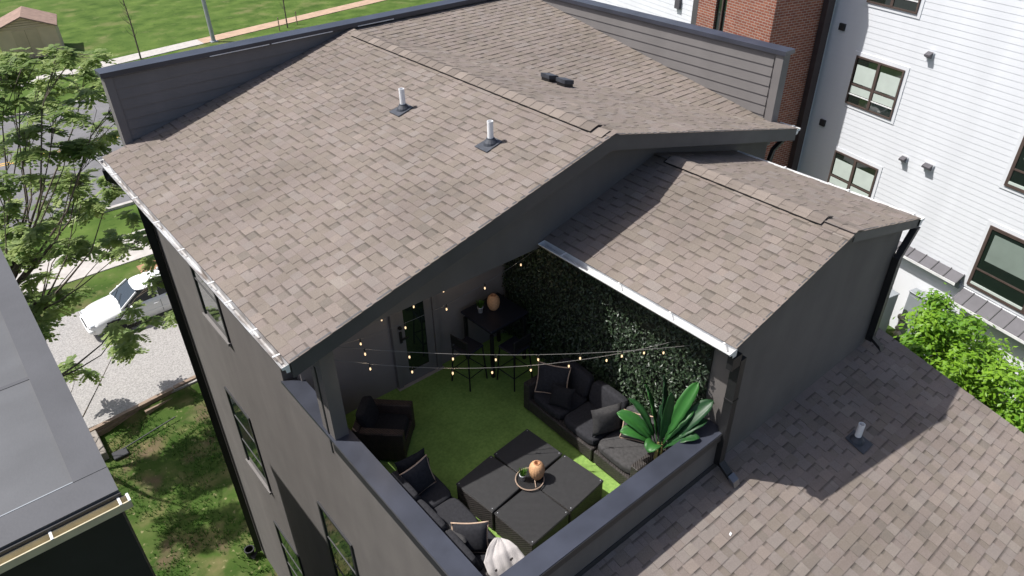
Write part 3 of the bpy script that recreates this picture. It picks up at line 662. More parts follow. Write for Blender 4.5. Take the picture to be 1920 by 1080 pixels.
# --- sofas
def sofa(name, label, loc, rz, L, D, nseat, arm=(1, 1), cat='sofa', wk=None, cs=None, backs=True, group=None):
    # local: back along -y edge, faces +y ; length along x
    wk = wk or WICK; cs = cs or CUSH
    t = thing(name, label, cat, loc, rz, group)
    aw = .13; x0 = -L / 2 + (aw if arm[0] else 0); x1 = L / 2 - (aw if arm[1] else 0)
    P('base', BB(-L / 2 + .01, L / 2 - .01, -D / 2 + .01, D / 2, .05, .28), wk, t)
    P('back_frame', BB(-L / 2, L / 2, -D / 2, -D / 2 + .1, .051, .62), wk, t)
    for k, s in enumerate((-1, 1)):
        if arm[k]: P('arm', BB(s * L / 2 - (aw if s > 0 else 0), s * L / 2 + (aw if s < 0 else 0), -D / 2 + .101, D / 2 + .01, .052, .58), wk, t)
    w_ = (x1 - x0) / nseat
    for k in range(nseat):
        cx = x0 + w_ * (k + .5)
        P('seat_cushion', MB().cushion((cx, .06, .355), w_ - .008, D - .16, .16, 6, 7), cs, t)
        if backs:
            m = MB().cushion((0, 0, .21), w_ - .015, .17, .42, 5, 7); o = P('back_cushion', m, cs, t, (cx + U(-.01, .01), -D / 2 + .2, .405), (math.radians(14), 0, U(-.03, .03)))
    for (ax, ay) in ((-1, -1), (1, -1), (1, 1), (-1, 1)): P('foot', B(ax * (L / 2 - .06) - .02, ax * (L / 2 - .06) + .02, ay * (D / 2 - .06) - .02, ay * (D / 2 - .06) + .02, 0, .05), BLKM, t)
    return t
PI = math.pi
sofa('sofa', 'long black sofa along the low left terrace wall', (.62, 1.62, FZ), -PI / 2, 2.1, .72, 3)
sofa('sofa', 'black two-seat sofa in the shade against the ivy wall', (3.42, 2.12, FZ), PI / 2, 1.52, .82, 2, (0, 1))
sofa('sofa_chair', 'sunlit black sofa seat beside the banana plant', (3.42, .93, FZ), PI / 2, .84, .80, 1, (1, 0), 'sofa chair', cs=GREYC)
# shaded armchair, turned to the table
sofa('armchair', 'dark wicker armchair in the shaded far left corner of the terrace', (.93, 3.68, FZ), math.radians(-135), .74, .74, 1, (1, 1), 'armchair', WICKB, CUSH2)
def pillow(lb, loc, rot, wd=.44, ht=.42, tk=.17, m=None, trim=True):
    t = thing('throw_pillow', lb, 'pillow', loc, 0); t.rotation_euler = rot
    P('cover', pillow_mb(wd, ht, tk), m or CUSH, t)
    if trim: P('piping', pillow_trim(wd, ht), TANP, t)
    return t
SZ = FZ + .436
pillow('upright dark pillow with tan piping on the left sofa, far end', (.66, 2.22, SZ), (math.radians(-20), 0, math.radians(8)), .46, .44)
pillow('plain charcoal pillow at the far end of the left sofa by the armchair', (.68, 2.42, SZ), (math.radians(-16), 0, math.radians(-4)), .46, .44, trim=False, m=CUSH2)
pillow('dark pillow with tan piping lying beside the white throw', (.56, 1.04, SZ + .0), (math.radians(-30), 0, math.radians(-38)), .46, .4)
pillow('plain round-edged grey pillow leaning in the middle of the left sofa', (.66, 1.38, SZ + .02), (math.radians(50), 0, math.radians(-62)), .46, .42, .15, trim=False, m=GREYC)
pillow('black pillow outlined in tan piping at the far end of the ivy-side sofa', (3.24, 2.5, SZ), (math.radians(-22), 0, math.radians(-58)), .52, .5)
pillow('small plain black pillow in the middle of the ivy-side sofa', (3.14, 2.2, SZ), (math.radians(-24), 0, math.radians(-66)), .38, .36, .15, trim=False, m=CUSH2)
pillow('grey pillow slumped where the sofa meets the sunlit seat', (3.32, 1.36, SZ), (math.radians(-12), 0, math.radians(-20)), .5, .46, .2, GREYC, False)
pillow('grey pillow with pale tan piping on the sunlit sofa seat', (3.5, .98, SZ), (math.radians(-22), 0, math.radians(-60)), .46, .44, .17, GREYC)
# white throw draped on the near end of the left sofa
tm = MB(); n_ = 26
def lerp3(a, b, t): return tuple(p + (q - p) * t for p, q in zip(a, b))
rowsT = [((.84, .90, .615), (.91, .87, .60)), ((.66, .83, .65), (.95, .76, .615)), ((.52, .72, .645), (.975, .64, .60)), ((.49, .60, .57), (.99, .52, .53)), ((.53, .50, .47), (.985, .41, .45))]
for i in range(n_ + 1):
    v = i / n_ * (len(rowsT) - 1); k = min(int(v), len(rowsT) - 2); ft = v - k
    L0 = lerp3(rowsT[k][0], rowsT[k + 1][0], ft); R0 = lerp3(rowsT[k][1], rowsT[k + 1][1], ft)
    for j in range(n_ + 1):
        u = j / n_; p = lerp3(L0, R0, u); am = .010 + .010 * (i / n_)
        z = p[2] + am * (.8 * math.sin(u * 12 + .7 * v + 1.5 * u * u) + .5 * math.sin(u * 29 + v * 1.7)) * (.35 + .65 * i / n_) + .01 * math.sin(v * 2.3 + u * 5)
        rag = .012 * math.sin(u * 70) * (1 if i == n_ else 0)
        tm.v.append((p[0], p[1] + rag, FZ + z))
for i in range(n_):
    for j in range(n_): a_ = i * (n_ + 1) + j; tm.f.append((a_, a_ + 1, a_ + n_ + 2, a_ + n_ + 1))
tm.sm = True
o = P('throw_blanket', tm, THROW); tag(o, 'white throw draped over the near end of the left sofa', 'blanket'); md = o.modifiers.new('thick', 'SOLIDIFY'); md.thickness = .018
# bar table and stools
t = thing('bar_table', 'tall square black bar table in the far corner by the ivy', 'table', (3.47, 4.16, FZ), math.radians(2))
P('top', BB(-.42, .42, -.4, .4, .98, 1.02), NAVY, t); P('apron', B(-.36, .36, -.34, .34, .9, .979), BLKM, t)
for (ax, ay) in ((-1, -1), (1, -1), (1, 1), (-1, 1)): P('leg', B(ax * .36 - .025, ax * .36 + .025, ay * .34 - .025, ay * .34 + .025, 0, .899), BLKM, t)
vase((3.50, 4.22, FZ + 1.021), 'ribbed tan vase on the dark bar table', 1.12); pot_plant((3.28, 4.3, FZ + 1.021), 'small green plant in a white pot on the dark bar table', 1.1)
def stool(lb, loc, rz):
    t = thing('bar_stool', lb, 'bar stool', loc, rz, 'black bar stools')
    P('seat', BB(-.19, .19, -.19, .19, .7, .74), NAVY, t)
    for (ax, ay) in ((-1, -1), (1, -1), (1, 1), (-1, 1)): P('leg', MB().tube([(ax * .21, ay * .21, 0), (ax * .17, ay * .17, .7)], .014, 6), BLKM, t)
    P('footrest', MB().tube([(-.195, -.195, .25), (.195, -.195, .25), (.195, .195, .25), (-.195, .195, .25), (-.195, -.195, .25)], .01, 6), BLKM, t)
    P('backrest', BB(-.19, .19, -.2, -.175, .82, 1.0), BLKM, t); P('back_post', MB().tube([(-.17, -.187, .72), (-.17, -.187, .9)], .011, 6), BLKM, t); P('back_post', MB().tube([(.17, -.187, .72), (.17, -.187, .9)], .011, 6), BLKM, t)
stool('black bar stool on the door side of the bar table', (2.78, 4.02, FZ), math.radians(-80)); stool('black bar stool on the sofa side of the bar table', (3.36, 3.52, FZ), math.radians(4))
# string lights
def strand(lb, a, b, sag, nb, t0=.06, t1=.97):
    t = thing('string_lights', lb, 'string lights', (0, 0, 0), 0, 'string lights over the terrace'); a = Vector(a); b = Vector(b)
    f = lambda s: a.lerp(b, s) - Vector((0, 0, 4 * sag * s * (1 - s)))
    P('wire', MB().tube([f(i / 24) for i in range(25)], .0038, 5), WIRE, t)
    for k in range(nb):
        s = t0 + (t1 - t0) * (k + .5) / nb; p = f(s)
        so_ = P('socket', MB().lathe([(.011, -.055), (.012, -.01), (.006, .004)], 8, tuple(p)), BLKM, t)
        P('bulb', MB().lathe([(.002, -.105), (.009, -.1), (.012, -.086), (.009, -.065), (.007, -.054)], 10, tuple(p)), BULB, so_)
        if k % 2 == 0:
            pl = bpy.data.lights.new('bulb_light', 'POINT'); pl.energy = 0.85; pl.color = (1.0, .78, .55); pl.shadow_soft_size = .03; lo = bpy.data.objects.new('bulb_light', pl); COL.objects.link(lo); lo.parent = so_; lo.location = p - Vector((0, 0, .16))
strand('upper wire of warm bulbs spanning the open side of the terrace', (.12, 3.5, 11.76), (4.08, .62, 11.42), .17, 8)
strand('lower wire of warm bulbs sagging over the terrace', (.12, 3.36, 11.62), (4.08, .98, 11.26), .3, 8)
strand('wire of warm bulbs under the roof in front of the door', (.25, 4.0, 11.6), (4.06, 4.3, 11.55), .35, 6)
strand('wire of warm bulbs from the post to the far ivy corner', (.2, 3.7, 11.5), (4.06, 3.6, 11.65), .25, 5)
# banana plant
bp = thing('banana_plant', 'bright green artificial banana plant in the near corner of the terrace', 'plant', (3.36, .46, FZ))
P('pot', MB().lathe([(.13, 0), (.17, .3), (.18, .3), (.18, .32), (.15, .32), (.15, .27)], 18), BLKM, bp)
for k in range(4): P('stem', MB().tube([(.03 * math.cos(k * 1.6), .03 * math.sin(k * 1.6), .25), (.05 * math.cos(k * 1.6), .05 * math.sin(k * 1.6), .6), (.03 * math.cos(k * 1.6) , .03 * math.sin(k * 1.6), .9)], [.024, .02, .014], 7), mat('banana_stem', (.2, .16, .06), .7, .2, 20), bp)
def leaf(tip, wd, tint, lift, tw=0):
    a = Vector((0, 0, .72)); tip = Vector(tip) - Vector((3.36, .46, FZ)); mid = a.lerp(tip, .42) + Vector((0, 0, lift + .13)); mb = MB(); n_ = 14
    for i in range(n_ + 1):
        s = i / n_; p = a * (1 - s) ** 2 + mid * 2 * s * (1 - s) + tip * s * s; d = ((mid - a) * (1 - s) + (tip - mid) * s).normalized()
        sd = d.cross(Vector((0, 0, 1))).normalized(); sd = Matrix.Rotation(tw, 3, d) @ sd; nn = sd.cross(d)
        if nn.z < 0: nn = -nn
        bl = max(0, (s - .22) / .78); ww = wd * (max(0, math.sin(min(1, bl) ** 1.15 * PI)) ** .48 if bl > 0 else 0) + .008
        ww *= 1 + .05 * math.sin(s * 40)
        for q in (-1, -.5, 0, .5, 1): mb.v.append(tuple(p + sd * ww * q + nn * (abs(q) * ww * .35) + nn * .006 * math.sin(s * 30 + q * 5)))
    for i in range(n_):
        for q in range(4): k = i * 5 + q; mb.f.append((k, k + 1, k + 6, k + 5))
    mb.t = [max(0, min(1, tint * (1.12 if (i % 5) == 2 else .92) + .1 * math.sin(i * 1.7))) for i in range(len(mb.v))]; mb.sm = True
    o = P('leaf', mb, LEAF_BAN, bp); md = o.modifiers.new('th', 'SOLIDIFY'); md.thickness = .003
for tip, wd, ti, lf, tw in [((3.83, .88, 10.86), .1, .12, .1, 1.2), ((4.0, .44, 10.93), .085, 1.0, .14, .5), ((4.05, .2, 10.74), .11, .2, .06, .4), ((3.9, .14, 10.52), .085, .25, .1, .2), ((3.68, .08, 10.38), .08, .35, .1, .1), ((3.05, 1.0, 10.56), .095, .8, .14, -.3), ((2.95, .83, 10.40), .1, .85, .16, -.2), ((3.03, .4, 10.3), .1, .75, .2, 0), ((3.57, .98, 10.78), .085, .7, .05, .9), ((3.38, 1.08, 10.56), .085, .3, .15, .4), ((3.75, .75, 10.45), .08, .1, .2, .2), ((3.5, .5, 11.0), .07, .45, 0, 1.0), ((3.85, .35, 10.62), .08, .6, .12, .3)]: leaf(tip, wd, ti, lf, tw)
t = thing('side_table', 'small black side table in the corner beneath the banana leaves', 'table', (3.8, .42, FZ))
P('top', BB(-.22, .22, -.2, .24, .72, .76), BLKM, t); P('body', BB(-.2, .2, -.18, .22, .0, .719), BLKM, t)

# ================================================================== NEIGHBOUR (left)
N = thing('neighbour_house', 'black neighbouring house with a flat grey roof, lower left', 'house')
NX, NY0, NY1, NZ = -2.5, 2.58, 9.4, 11.9
P('wall', B(-14, NX - .04, NY0 + .02, NY1, -.2, NZ - .18), BLKWALL, N)
nr = P('roof', MB().box(-14.05, NX, NY0 - .05, NY1 + .05, NZ - .1, NZ), MEMBR, N)
P('roof_edge', MB().box(NX - .3, NX + .012, NY0 + .32, NY1 + .06, NZ - .12, NZ + .035), MEMBR2, nr)
P('roof_edge', MB().box(-14.06, NX + .014, NY0 - .06, NY0 + .32, NZ - .12, NZ + .03), MEMBR2, nr)
P('roof_seam', MB().box(-14, NX - .3, 4.95, 5.01, NZ - .002, NZ + .006), MEMBR2, nr)
P('edge_strip', MB().box(-14, NX - .302, NY0 + .322, NY0 + .335, NZ - .01, NZ + .034), CABG, nr)
P('drip_edge', MB().box(-14.06, NX + .02, NY0 - .085, NY0 - .061, NZ - .16, NZ + .0), DKTRIM, nr)
gu = P('gutter', MB().prism([(-14.1, NY0 - .2, NZ - .04), (-14.1, NY0 - .2, NZ - .13), (-14.1, NY0 - .1, NZ - .15), (-14.1, NY0 - .09, NZ - .045), (-14.1, NY0 - .10, NZ - .045), (-14.1, NY0 - .11, NZ - .135), (-14.1, NY0 - .185, NZ - .12), (-14.1, NY0 - .185, NZ - .04)], (14.1 + NX + .07, 0, 0)), TANGUT, N)
for xx in (NX + .06, NX - .02, NX - .62, NX - 1.3): P('strap', B(xx - .012, xx + .012, NY0 - .2, NY0 - .088, NZ - .042, NZ - .034), ALU, gu)

# ================================================================== WHITE APARTMENT BUILDING (right)
TH = math.radians(76.75)
A = thing('apartment_building', 'tall white clapboard apartment building with a red brick bay', 'building', (18, 0, 0), math.atan2(-math.sin(TH), -math.cos(TH)))
S0 = 18 * math.cos(TH)
def lx(s): return -(s - S0)
def abox(s0, s1, d0, d1, z0, z1): return MB().box(lx(s1), lx(s0), d0, d1, z0, z1)
P('wall_core', abox(-4, 12.3, .03, 6, 2.5, 16), WHSID, A)
me = mesh_of('siding_board', lap(16.3, .165, .011), WHSID); nb = 0
zz = 5.95
while zz < 15.4: link('siding_board', me, A, (lx(12.3), .028, zz)); zz += .165
P('base_panel', abox(-4, 12.3, .0, .029, 2.5, 5.62), WHITEW, A)
# corner trim between white wall and brick bay
P('corner_trim', abox(12.12, 12.199, -.16, .02, 2.6, 16), WHSID, A)
P('corner_pipe', abox(12.0, 12.199, -.45, -.17, 2.6, 16), mat('brown_trim', (.06, .045, .045), .5, .1, 4), A)
P('brick_bay', abox(12.2, 14.25, -2.38, -.0, 2.6, 16), BRICK, A, uvbox=True)
P('brick_bay', abox(14.75, 15.6, -2.38, -.0, 2.6, 16), BRICK, A, uvbox=True)
P('bay_glazing', abox(14.251, 14.749, -2.3, -.1, 2.6, 16), GLASS, A)
P('bay_frame', abox(14.45, 14.5, -2.36, -2.301, 2.6, 16), BROWNF, A)
wv = P('far_wall', abox(15.9, 32, -2.3, -.1, 2.6, 16), WHSID, A); P('far_corner', abox(15.601, 15.899, -2.36, -.1, 2.6, 16), FASCIA, A)
me = mesh_of('siding_board', lap(16, .165, .011), WHSID)
for k in range(24): link('siding_board', me, A, (lx(31.9), -2.302, 9.2 + k * .165))
P('wall_vent', abox(16.55, 16.8, -2.42, -2.325, 11.3, 11.65), GREYMET, A)
def awin(s0, s1, z0, z1, kind):
    f = .05 if kind == 1 else .085; d = -.02
    fr = MB()
    for a in ((s0, s1, z1 - f, z1), (s0, s1, z0, z0 + f), (s0, s0 + f, z0 + f, z1 - f), (s1 - f, s1, z0 + f, z1 - f)): fr.box(lx(a[1]), lx(a[0]), d - .012, .02, a[2], a[3])
    sm = (s0 + s1) / 2; fr.box(lx(sm + .045), lx(sm - .045), d - .014, .02, z0 + f, z1 - f)
    wo = P('window', fr, BROWNF, A); t = .11
    tr = MB()
    for a in ((s0 - t, s1 + t, z1, z1 + t), (s0 - t, s1 + t, z0 - t, z0), (s0 - t, s0, z0, z1), (s1, s1 + t, z0, z1)): tr.box(lx(a[1]), lx(a[0]), .0, .02, a[2], a[3])
    P('casing', tr, WHSID, wo)
    for (a, b) in ((s0 + f, sm - .045), (sm + .045, s1 - f)):
        zm = z0 + (z1 - z0) * (.42 if kind == 1 else .3)
        P('sash_rail', MB().box(lx(b), lx(a), d - .006, .0, zm - .025, zm + .025), BROWNF, wo)
        P('pane', MB().box(lx(b), lx(a), -.012, .0, zm + .025, z1 - f), GLASS, wo); P('pane', MB().box(lx(b), lx(a), -.012, .0, z0 + f, zm - .025), GLASS, wo)
        if kind == 1:
            P('blind', MB().box(lx(b) + .05, lx(a) - .02, -.0165, -.0125, zm + .06, z1 - f - .2), BLIND, wo)
            P('blind', MB().box(lx(b) + .02, lx(a) - .02, -.0165, -.0125, z0 + .35, zm - .05), BLIND, wo)
            P('rail_or_reflection', MB().box(lx(b), lx(a), d - .012, -.013, z0 + .3, z0 + .33), ALU, wo)
        else:
            P('blind', MB().box(lx(b) + .12, lx(a) - .12, -.0165, -.0125, zm + .32, z1 - f - .12), SHADE, wo)
            P('rail_or_reflection', MB().box(lx(b), lx(a), d - .012, -.013, z0 + f, z0 + f + .07), BLIND, wo)  # pale strip along the pane bottom paints in a reflection
awin(9.2, 10.9, 9.37, 10.84, 1); awin(9.12, 10.8, 6.35, 7.81, 1); awin(9.35, 11.03, 12.35, 13.85, 1)
awin(2.2, 5.48, 8.85, 10.5, 2); awin(2.15, 5.40, 5.78, 7.69, 2); awin(2.2, 5.5, 11.9, 13.6, 2)
# standing seam canopy strips
def canopy(s0, s1, zt, zb, dp):
    c = P('canopy', MB().prism([(lx(s1), -.0, zt), (lx(s1), -dp, zb), (lx(s1), -dp, zb - .06), (lx(s1), 0, zt - .1)], (s1 - s0, 0, 0)), GREYMET, A)
    k = s0
    while k <= s1 + .01:
        P('seam', MB().prism([(lx(k) - .012, -.0, zt + .03), (lx(k) - .012, -dp, zb + .03), (lx(k) - .012, -dp, zb - .005), (lx(k) - .012, 0, zt - .005)], (.024, 0, 0)), DKTRIM, c); k += .41
    P('soffit_band', abox(s0, s1, -.06, .0, zb - .25, zb - .065), CABG, c); P('drip_edge', abox(s0, s1, -dp - .012, -dp - .001, zb - .07, zb + .012), ALU, c)
canopy(5.55, 10.9, 5.98, 5.78, .3); canopy(-3.5, 5.45, 5.60, 5.32, .42)
def dryer_vent(s, z, k):
    v = P('wall_vent', MB().prism([(lx(s) - .09 * k, -.02, z + .09), (lx(s) - .09 * k, -.16, z + .02), (lx(s) - .09 * k, -.16, z - .03), (lx(s) - .09 * k, -.02, z - .1)], (.18 * k, 0, 0)), GREYMET, A)
    P('vent_plate', MB().box(lx(s) - .11 * k, lx(s) + .11 * k, -.03, -.018, z - .12, z + .12), WHSID, v)
dryer_vent(8.6, 11.44, .9); dryer_vent(8.4, 8.44, .9); dryer_vent(7.61, 8.52, 1.35)
for (s, z) in ((11.67, 11.5), (11.55, 8.48), (11.5, 5.9)): P('vent_grille', abox(s - .1, s + .1, -.05, .02, z - .1, z + .1), DKTRIM, A)

# ------------------------------------------------------------------ utility cabinets and stones by the white wall
def cabinet(lb, s, d, z0, w_, dp, h):
    p = Matrix.Rotation(A.rotation_euler[2], 3, 'Z') @ Vector((lx(s), d, 0)) + Vector((18, 0, z0))
    t = thing('utility_cabinet', lb, 'cabinet', p, A.rotation_euler[2], 'grey utility cabinets'); P('body', BB(-w_ / 2, w_ / 2, -dp, 0, 0, h, b=.015), CABG, t); P('lid', BB(-w_ / 2 - .02, w_ / 2 + .02, -dp - .03, .01, h + .001, h + .04), CABG, t)
    dd = P('door', B(-w_ / 2 + .06, w_ / 2 - .06, -dp - .012, -dp - .001, .12, h - .1), CABG, t); P('handle', B(-.05, .05, -dp - .09, -dp - .013, h * .55, h * .55 + .12), GREYMET, dd); P('hinge', MB().lathe([(.03, 0), (.03, .03)], 10, (0, -dp - .02, h * .86)), WHITEP, dd)
cabinet('tall grey utility cabinet with a protruding handle by the white wall', 7.05, -.75, 3.1, .62, .5, 1.72)
cabinet('grey utility cabinet half hidden behind the downspout', 8.0, -.3, 3.1, .6, .35, 1.95)
cabinet('low wide grey cabinet behind the bright green bushes', 6.0, -.08, 3.1, 1.35, .3, 1.75)
sid = 0
for k in range(11):
    s = (7.55 if k < 7 else 6.6) + U(-.1, .1); z = 3.3 + (k if k < 7 else k - 7) * .2; r = U(.09, .15)
    p = Matrix.Rotation(A.rotation_euler[2], 3, 'Z') @ Vector((lx(s), -.35 - U(0, .05), 0)) + Vector((18, 0, z))
    m = MB().cushion((0, 0, 0), r * 2, r * 1.7, r * 1.5, 2.4, 4); o = P('stone', m, STONE, None, p, (U(0, 1), U(0, 1), U(0, 3)))
    tag(o, 'rounded tan stone piled between the grey cabinets', 'stone', 'tan stones piled between the cabinets')

# ------------------------------------------------------------------ shrubs on the right
def leaf_cloud(cx, rad, n, size, lift=0.0, clumps=26):
    mb = MB(); cs_ = []
    for k in range(clumps):
        while True:
            p = Vector((U(-1, 1), U(-1, 1), U(-1, 1)))
            if .35 < p.length < 1: break
        cs_.append((Vector((cx[0] + p.x * rad[0], cx[1] + p.y * rad[1], cx[2] + p.z * rad[2])), U(.22, .42), U(0, .5)))
    for k in range(n):
        c, r, tb = random.choice(cs_); d = Vector((random.gauss(0, 1), random.gauss(0, 1), random.gauss(0, .7))); p = c + d * r * .55
        nrm = (d.normalized() * .5 + Vector((U(-.5, .5), U(-.5, .5), U(.3, 1.2)))).normalized(); u = nrm.cross(Vector((U(-1, 1), U(-1, 1), .1))).normalized(); v = nrm.cross(u); s = size * U(.6, 1.25)
        mb.add([p - u * s, p - u * s * .2 + v * s * .5 - nrm * s * .1, p + u * s, p - u * s * .2 - v * s * .5 - nrm * s * .1], [(0, 1, 2), (0, 2, 3)], min(1, tb + U(0, .6)))
    return mb, cs_
def shrub(lb, c, rad, n, size, clumps=26):
    t = thing('shrub', lb, 'shrub', (c[0], c[1], gh(c[0], c[1])), 0, 'bright green shrubs beside the lower roof'); rel = (0, 0, c[2] - gh(c[0], c[1]))
    mb, cs_ = leaf_cloud(rel, rad, n, size, clumps=clumps); P('crown', mb, LEAF_BUSH, t)
    st = MB()
    for (p, r, tb) in cs_[:14]: st.tube([(U(-.1, .1), U(-.1, .1), -.05), (p.x * .5, p.y * .5, p.z * .55), tuple(p)], [.04, .025, .008], 5)
    P('stem', st, BARK, t)
shrub('loose airy green shrub in front of the grey cabinets', (14.7, .7, 5.75), (.9, .6, 1.55), 4200, .08, 30)
shrub('dense bright green shrub in the middle of the row beside the lower roof', (14.1, .05, 5.75), (1.25, 1.05, 1.7), 9000, .078, 48)
shrub('dark-leaved green shrub nearest the right frame edge, low by the roof', (13.5, -1.5, 5.35), (1.3, 1.15, 1.75), 9500, .078, 50)
shrub('green shrub at the near end of the row, mostly behind the roof edge', (13.2, -3.1, 4.9), (1.1, 1.1, 1.5), 3500, .07, 30)

# ================================================================== LEFT YARD
t = thing('timber_edging', 'weathered timber edging between the gravel and the sunken lawn', 'retaining wall', (0, 18.6, 0))
for (xa, ya, xb, yb, z, hh) in ((-3.2, -.28, -.75, .02, .02, .2), (-.9, .02, 1.4, .24, .02, .2), (-3.1, -.2, .35, .16, .222, .14), (.4, .2, 2.6, .4, .222, .13), (-.75, -.15, 1.2, .08, .0, .17)):
    d = Vector((xb - xa, yb - ya, 0)); n2 = Vector((-d.y, d.x, 0)).normalized() * .15
    P('timber', MB().obox((xa, ya, z), d, n2, (0, 0, hh)), TIMBER, t)
o = P('concrete_block', BB(-2.52, -2.3, 17.2, 18.5, .0, .33, b=.02), mat('old_concrete', (.27, .24, .21), .9, .25, 5, .3, 40)); tag(o, 'pale concrete kerb block beside the black neighbouring house', 'concrete block')
o = P('slab', BB(-2.2, -1.75, 16.95, 17.32, .0, .1, b=.02), DKTRIM); tag(o, 'dark flat splash block on the shaded lawn', 'splash block')
o = P('drain_pipe', MB().tube([(-1.85, 17.25, .1), (-.9, 17.4, .14), (-.05, 17.55, .16)], .022, 8), FASCIA); tag(o, 'thin dark pipe lying across the shaded lawn', 'pipe')
o = P('bucket', MB().lathe([(.1, 0), (.13, .3), (.14, .3), (.14, .33), (.11, .33), (.11, .1)], 14, (-.3, 10.75, .0)), GUTTER); tag(o, 'black drain bucket at the foot of the corner downspout', 'bucket')

# --- parked car
def build_car():
    t = thing('parked_car', 'white car parked on the gravel behind the tree', 'car', (1.2, 24.3, .291), math.radians(180))
    # local: nose towards +x, so world nose points to -x
    L = 4.5; hw = .86
    def top(x):      # body shoulder height along the length
        pts = [(-2.25, .78), (-2.1, .93), (-1.3, .98), (.7, .94), (1.2, .90), (1.9, .80), (2.1, .72), (2.22, .6), (2.28, .5)]
        for (a, b), (c, d) in zip(pts, pts[1:]):
            if a <= x <= c: return b + (d - b) * (x - a) / (c - a)
        return pts[-1][1]
    def half(x): 
        q = abs(x) / 2.28
        return hw * (1 - .30 * max(0, (q - .66) / .34) ** 2.2)
    rings = []; st = [-2.25 + i * .045 for i in range(101)]
    body = MB(); NP = 13
    for x in st:
        h = half(x); tz = top(x); b0 = .2 if abs(x) < 2.0 else .2 + (abs(x) - 2.0) * .35
        pr = [(h * .9, b0), (h * .975, b0 + .1), (h * 1.0, .42), (h * 1.0, .55), (h * .985, .68), (h * .955, tz - .1), (h * .90, tz - .03), (h * .78, tz)]
        crown = .045
        pr += [(h * .6, tz + crown * .55), (h * .4, tz + crown * .8), (h * .2, tz + crown * .95), (0, tz + crown)]
        full = pr + [(-a, b) for a, b in pr[-2::-1]]
        rings.append(full)
    m = len(rings[0])
    for x, r in zip(st, rings):
        for (y, z) in r: body.v.append((x, y, z))
    for i in range(len(st) - 1):
        for k in range(m - 1):
            cx = st[i] + .0225; cz = (rings[i][k][1] + rings[i][k + 1][1]) / 2; cy = abs(rings[i][k][0])
            if cy > .55 and any((cx - wx) ** 2 + (cz - .32) ** 2 < .38 ** 2 for wx in (1.38, -1.32)) : continue
            body.f.append((i * m + k, i * m + k + 1, (i + 1) * m + k + 1, (i + 1) * m + k))
    body.f.append(tuple(range(m))); body.f.append(tuple((len(st) - 1) * m + k for k in range(m))[::-1]); body.sm = True
    bo = P('body', body, PAINTW, t)
    P('underbody', B(-2.1, 2.1, -.6, .6, .22, .5), TYRE, t)
    # greenhouse
    gl = MB(); C1 = [(.98, .72, .93), (.25, .60, 1.38), (-.9, .60, 1.40), (-1.75, .70, .97)]
    v = []
    for (x, h, z) in C1: v += [(x, h, z), (x, -h, z)]
    gl.add(v, [(0, 1, 3, 2), (4, 5, 7, 6), (0, 2, 4, 6), (1, 7, 5, 3), (0, 6, 7, 1)]); cab = P('cabin_glass', gl, CARGLASS, t)
    rf = MB().cushion((-.33, 0, 1.395), 1.26, 1.22, .09, 4, 8); P('roof', rf, PAINTW, t)
    for s in (1, -1):
        P('pillar', MB().tube([(1.0, s * .735, .93), (.27, s * .61, 1.39)], .035, 6), PAINTW, t); P('pillar', MB().tube([(-.42, s * .71, .96), (-.40, s * .62, 1.4)], .04, 6), PAINTW, t)
        P('pillar', MB().tube([(-1.72, s * .71, .97), (-.92, s * .61, 1.4)], .06, 6), PAINTW, t)
        mo = P('mirror', MB().cushion((.62, s * .93, .98), .1, .2, .13, 3.5, 5), PAINTW, t)
        P('headlight', MB().cushion((2.06, s * .6, .64), .26, .3, .13, 3.5, 5), mat('headlight', (.55, .57, .6), .1, .1, 8), t)
        P('door_seam', MB().box(.66, .672, s * .866 - .004, s * .866 + .004, .35, .86).box(-.44, -.428, s * .866 - .004, s * .866 + .004, .35, .86), DKTRIM, t)
        P('door_handle', MB().box(-.34, -.16, s * .87 - .02, s * .87 + .02, .76, .79), PAINTW, t)
        P('side_moulding', MB().box(-.95, .95, s * .868 - .008, s * .868 + .008, .5, .54), PAINTW, t)
        for wx in (1.38, -1.32):
            wm = MB().lathe([(.15, -.1), (.3, -.1), (.325, -.06), (.325, .06), (.3, .1), (.15, .1)], 24); wo = P('wheel', wm, TYRE, t, (wx, s * .74, .325), (PI / 2, 0, 0))
            P('rim', MB().lathe([(.02, -.09), (.17, -.075), (.21, -.105), (.21, .105), (.17, .075), (.02, .09)], 20), RIM, wo)
            P('arch_liner', MB().lathe([(.375, -.2), (.375, .13)], 20), TYRE, t, (wx, s * .68, .32), (PI / 2, 0, 0))
    P('grille', B(2.18, 2.29, -.38, .38, .46, .56), GUTTER, t); P('bumper', MB().cushion((2.17, 0, .42), .3, 1.5, .22, 4, 6), PAINTW, t)
    P('wiper', MB().tube([(.98, .3, .955), (.7, -.15, 1.13)], .008, 5), GUTTER, t); P('wiper', MB().tube([(.98, -.25, .955), (.72, -.55, 1.1)], .008, 5), GUTTER, t)
    P('hood_seam', MB().tube([(1.05, .7, .935), (1.9, .6, .812)], .005, 4), DKTRIM, t); P('hood_seam', MB().tube([(1.05, -.7, .935), (1.9, -.6, .812)], .005, 4), DKTRIM, t)
build_car()

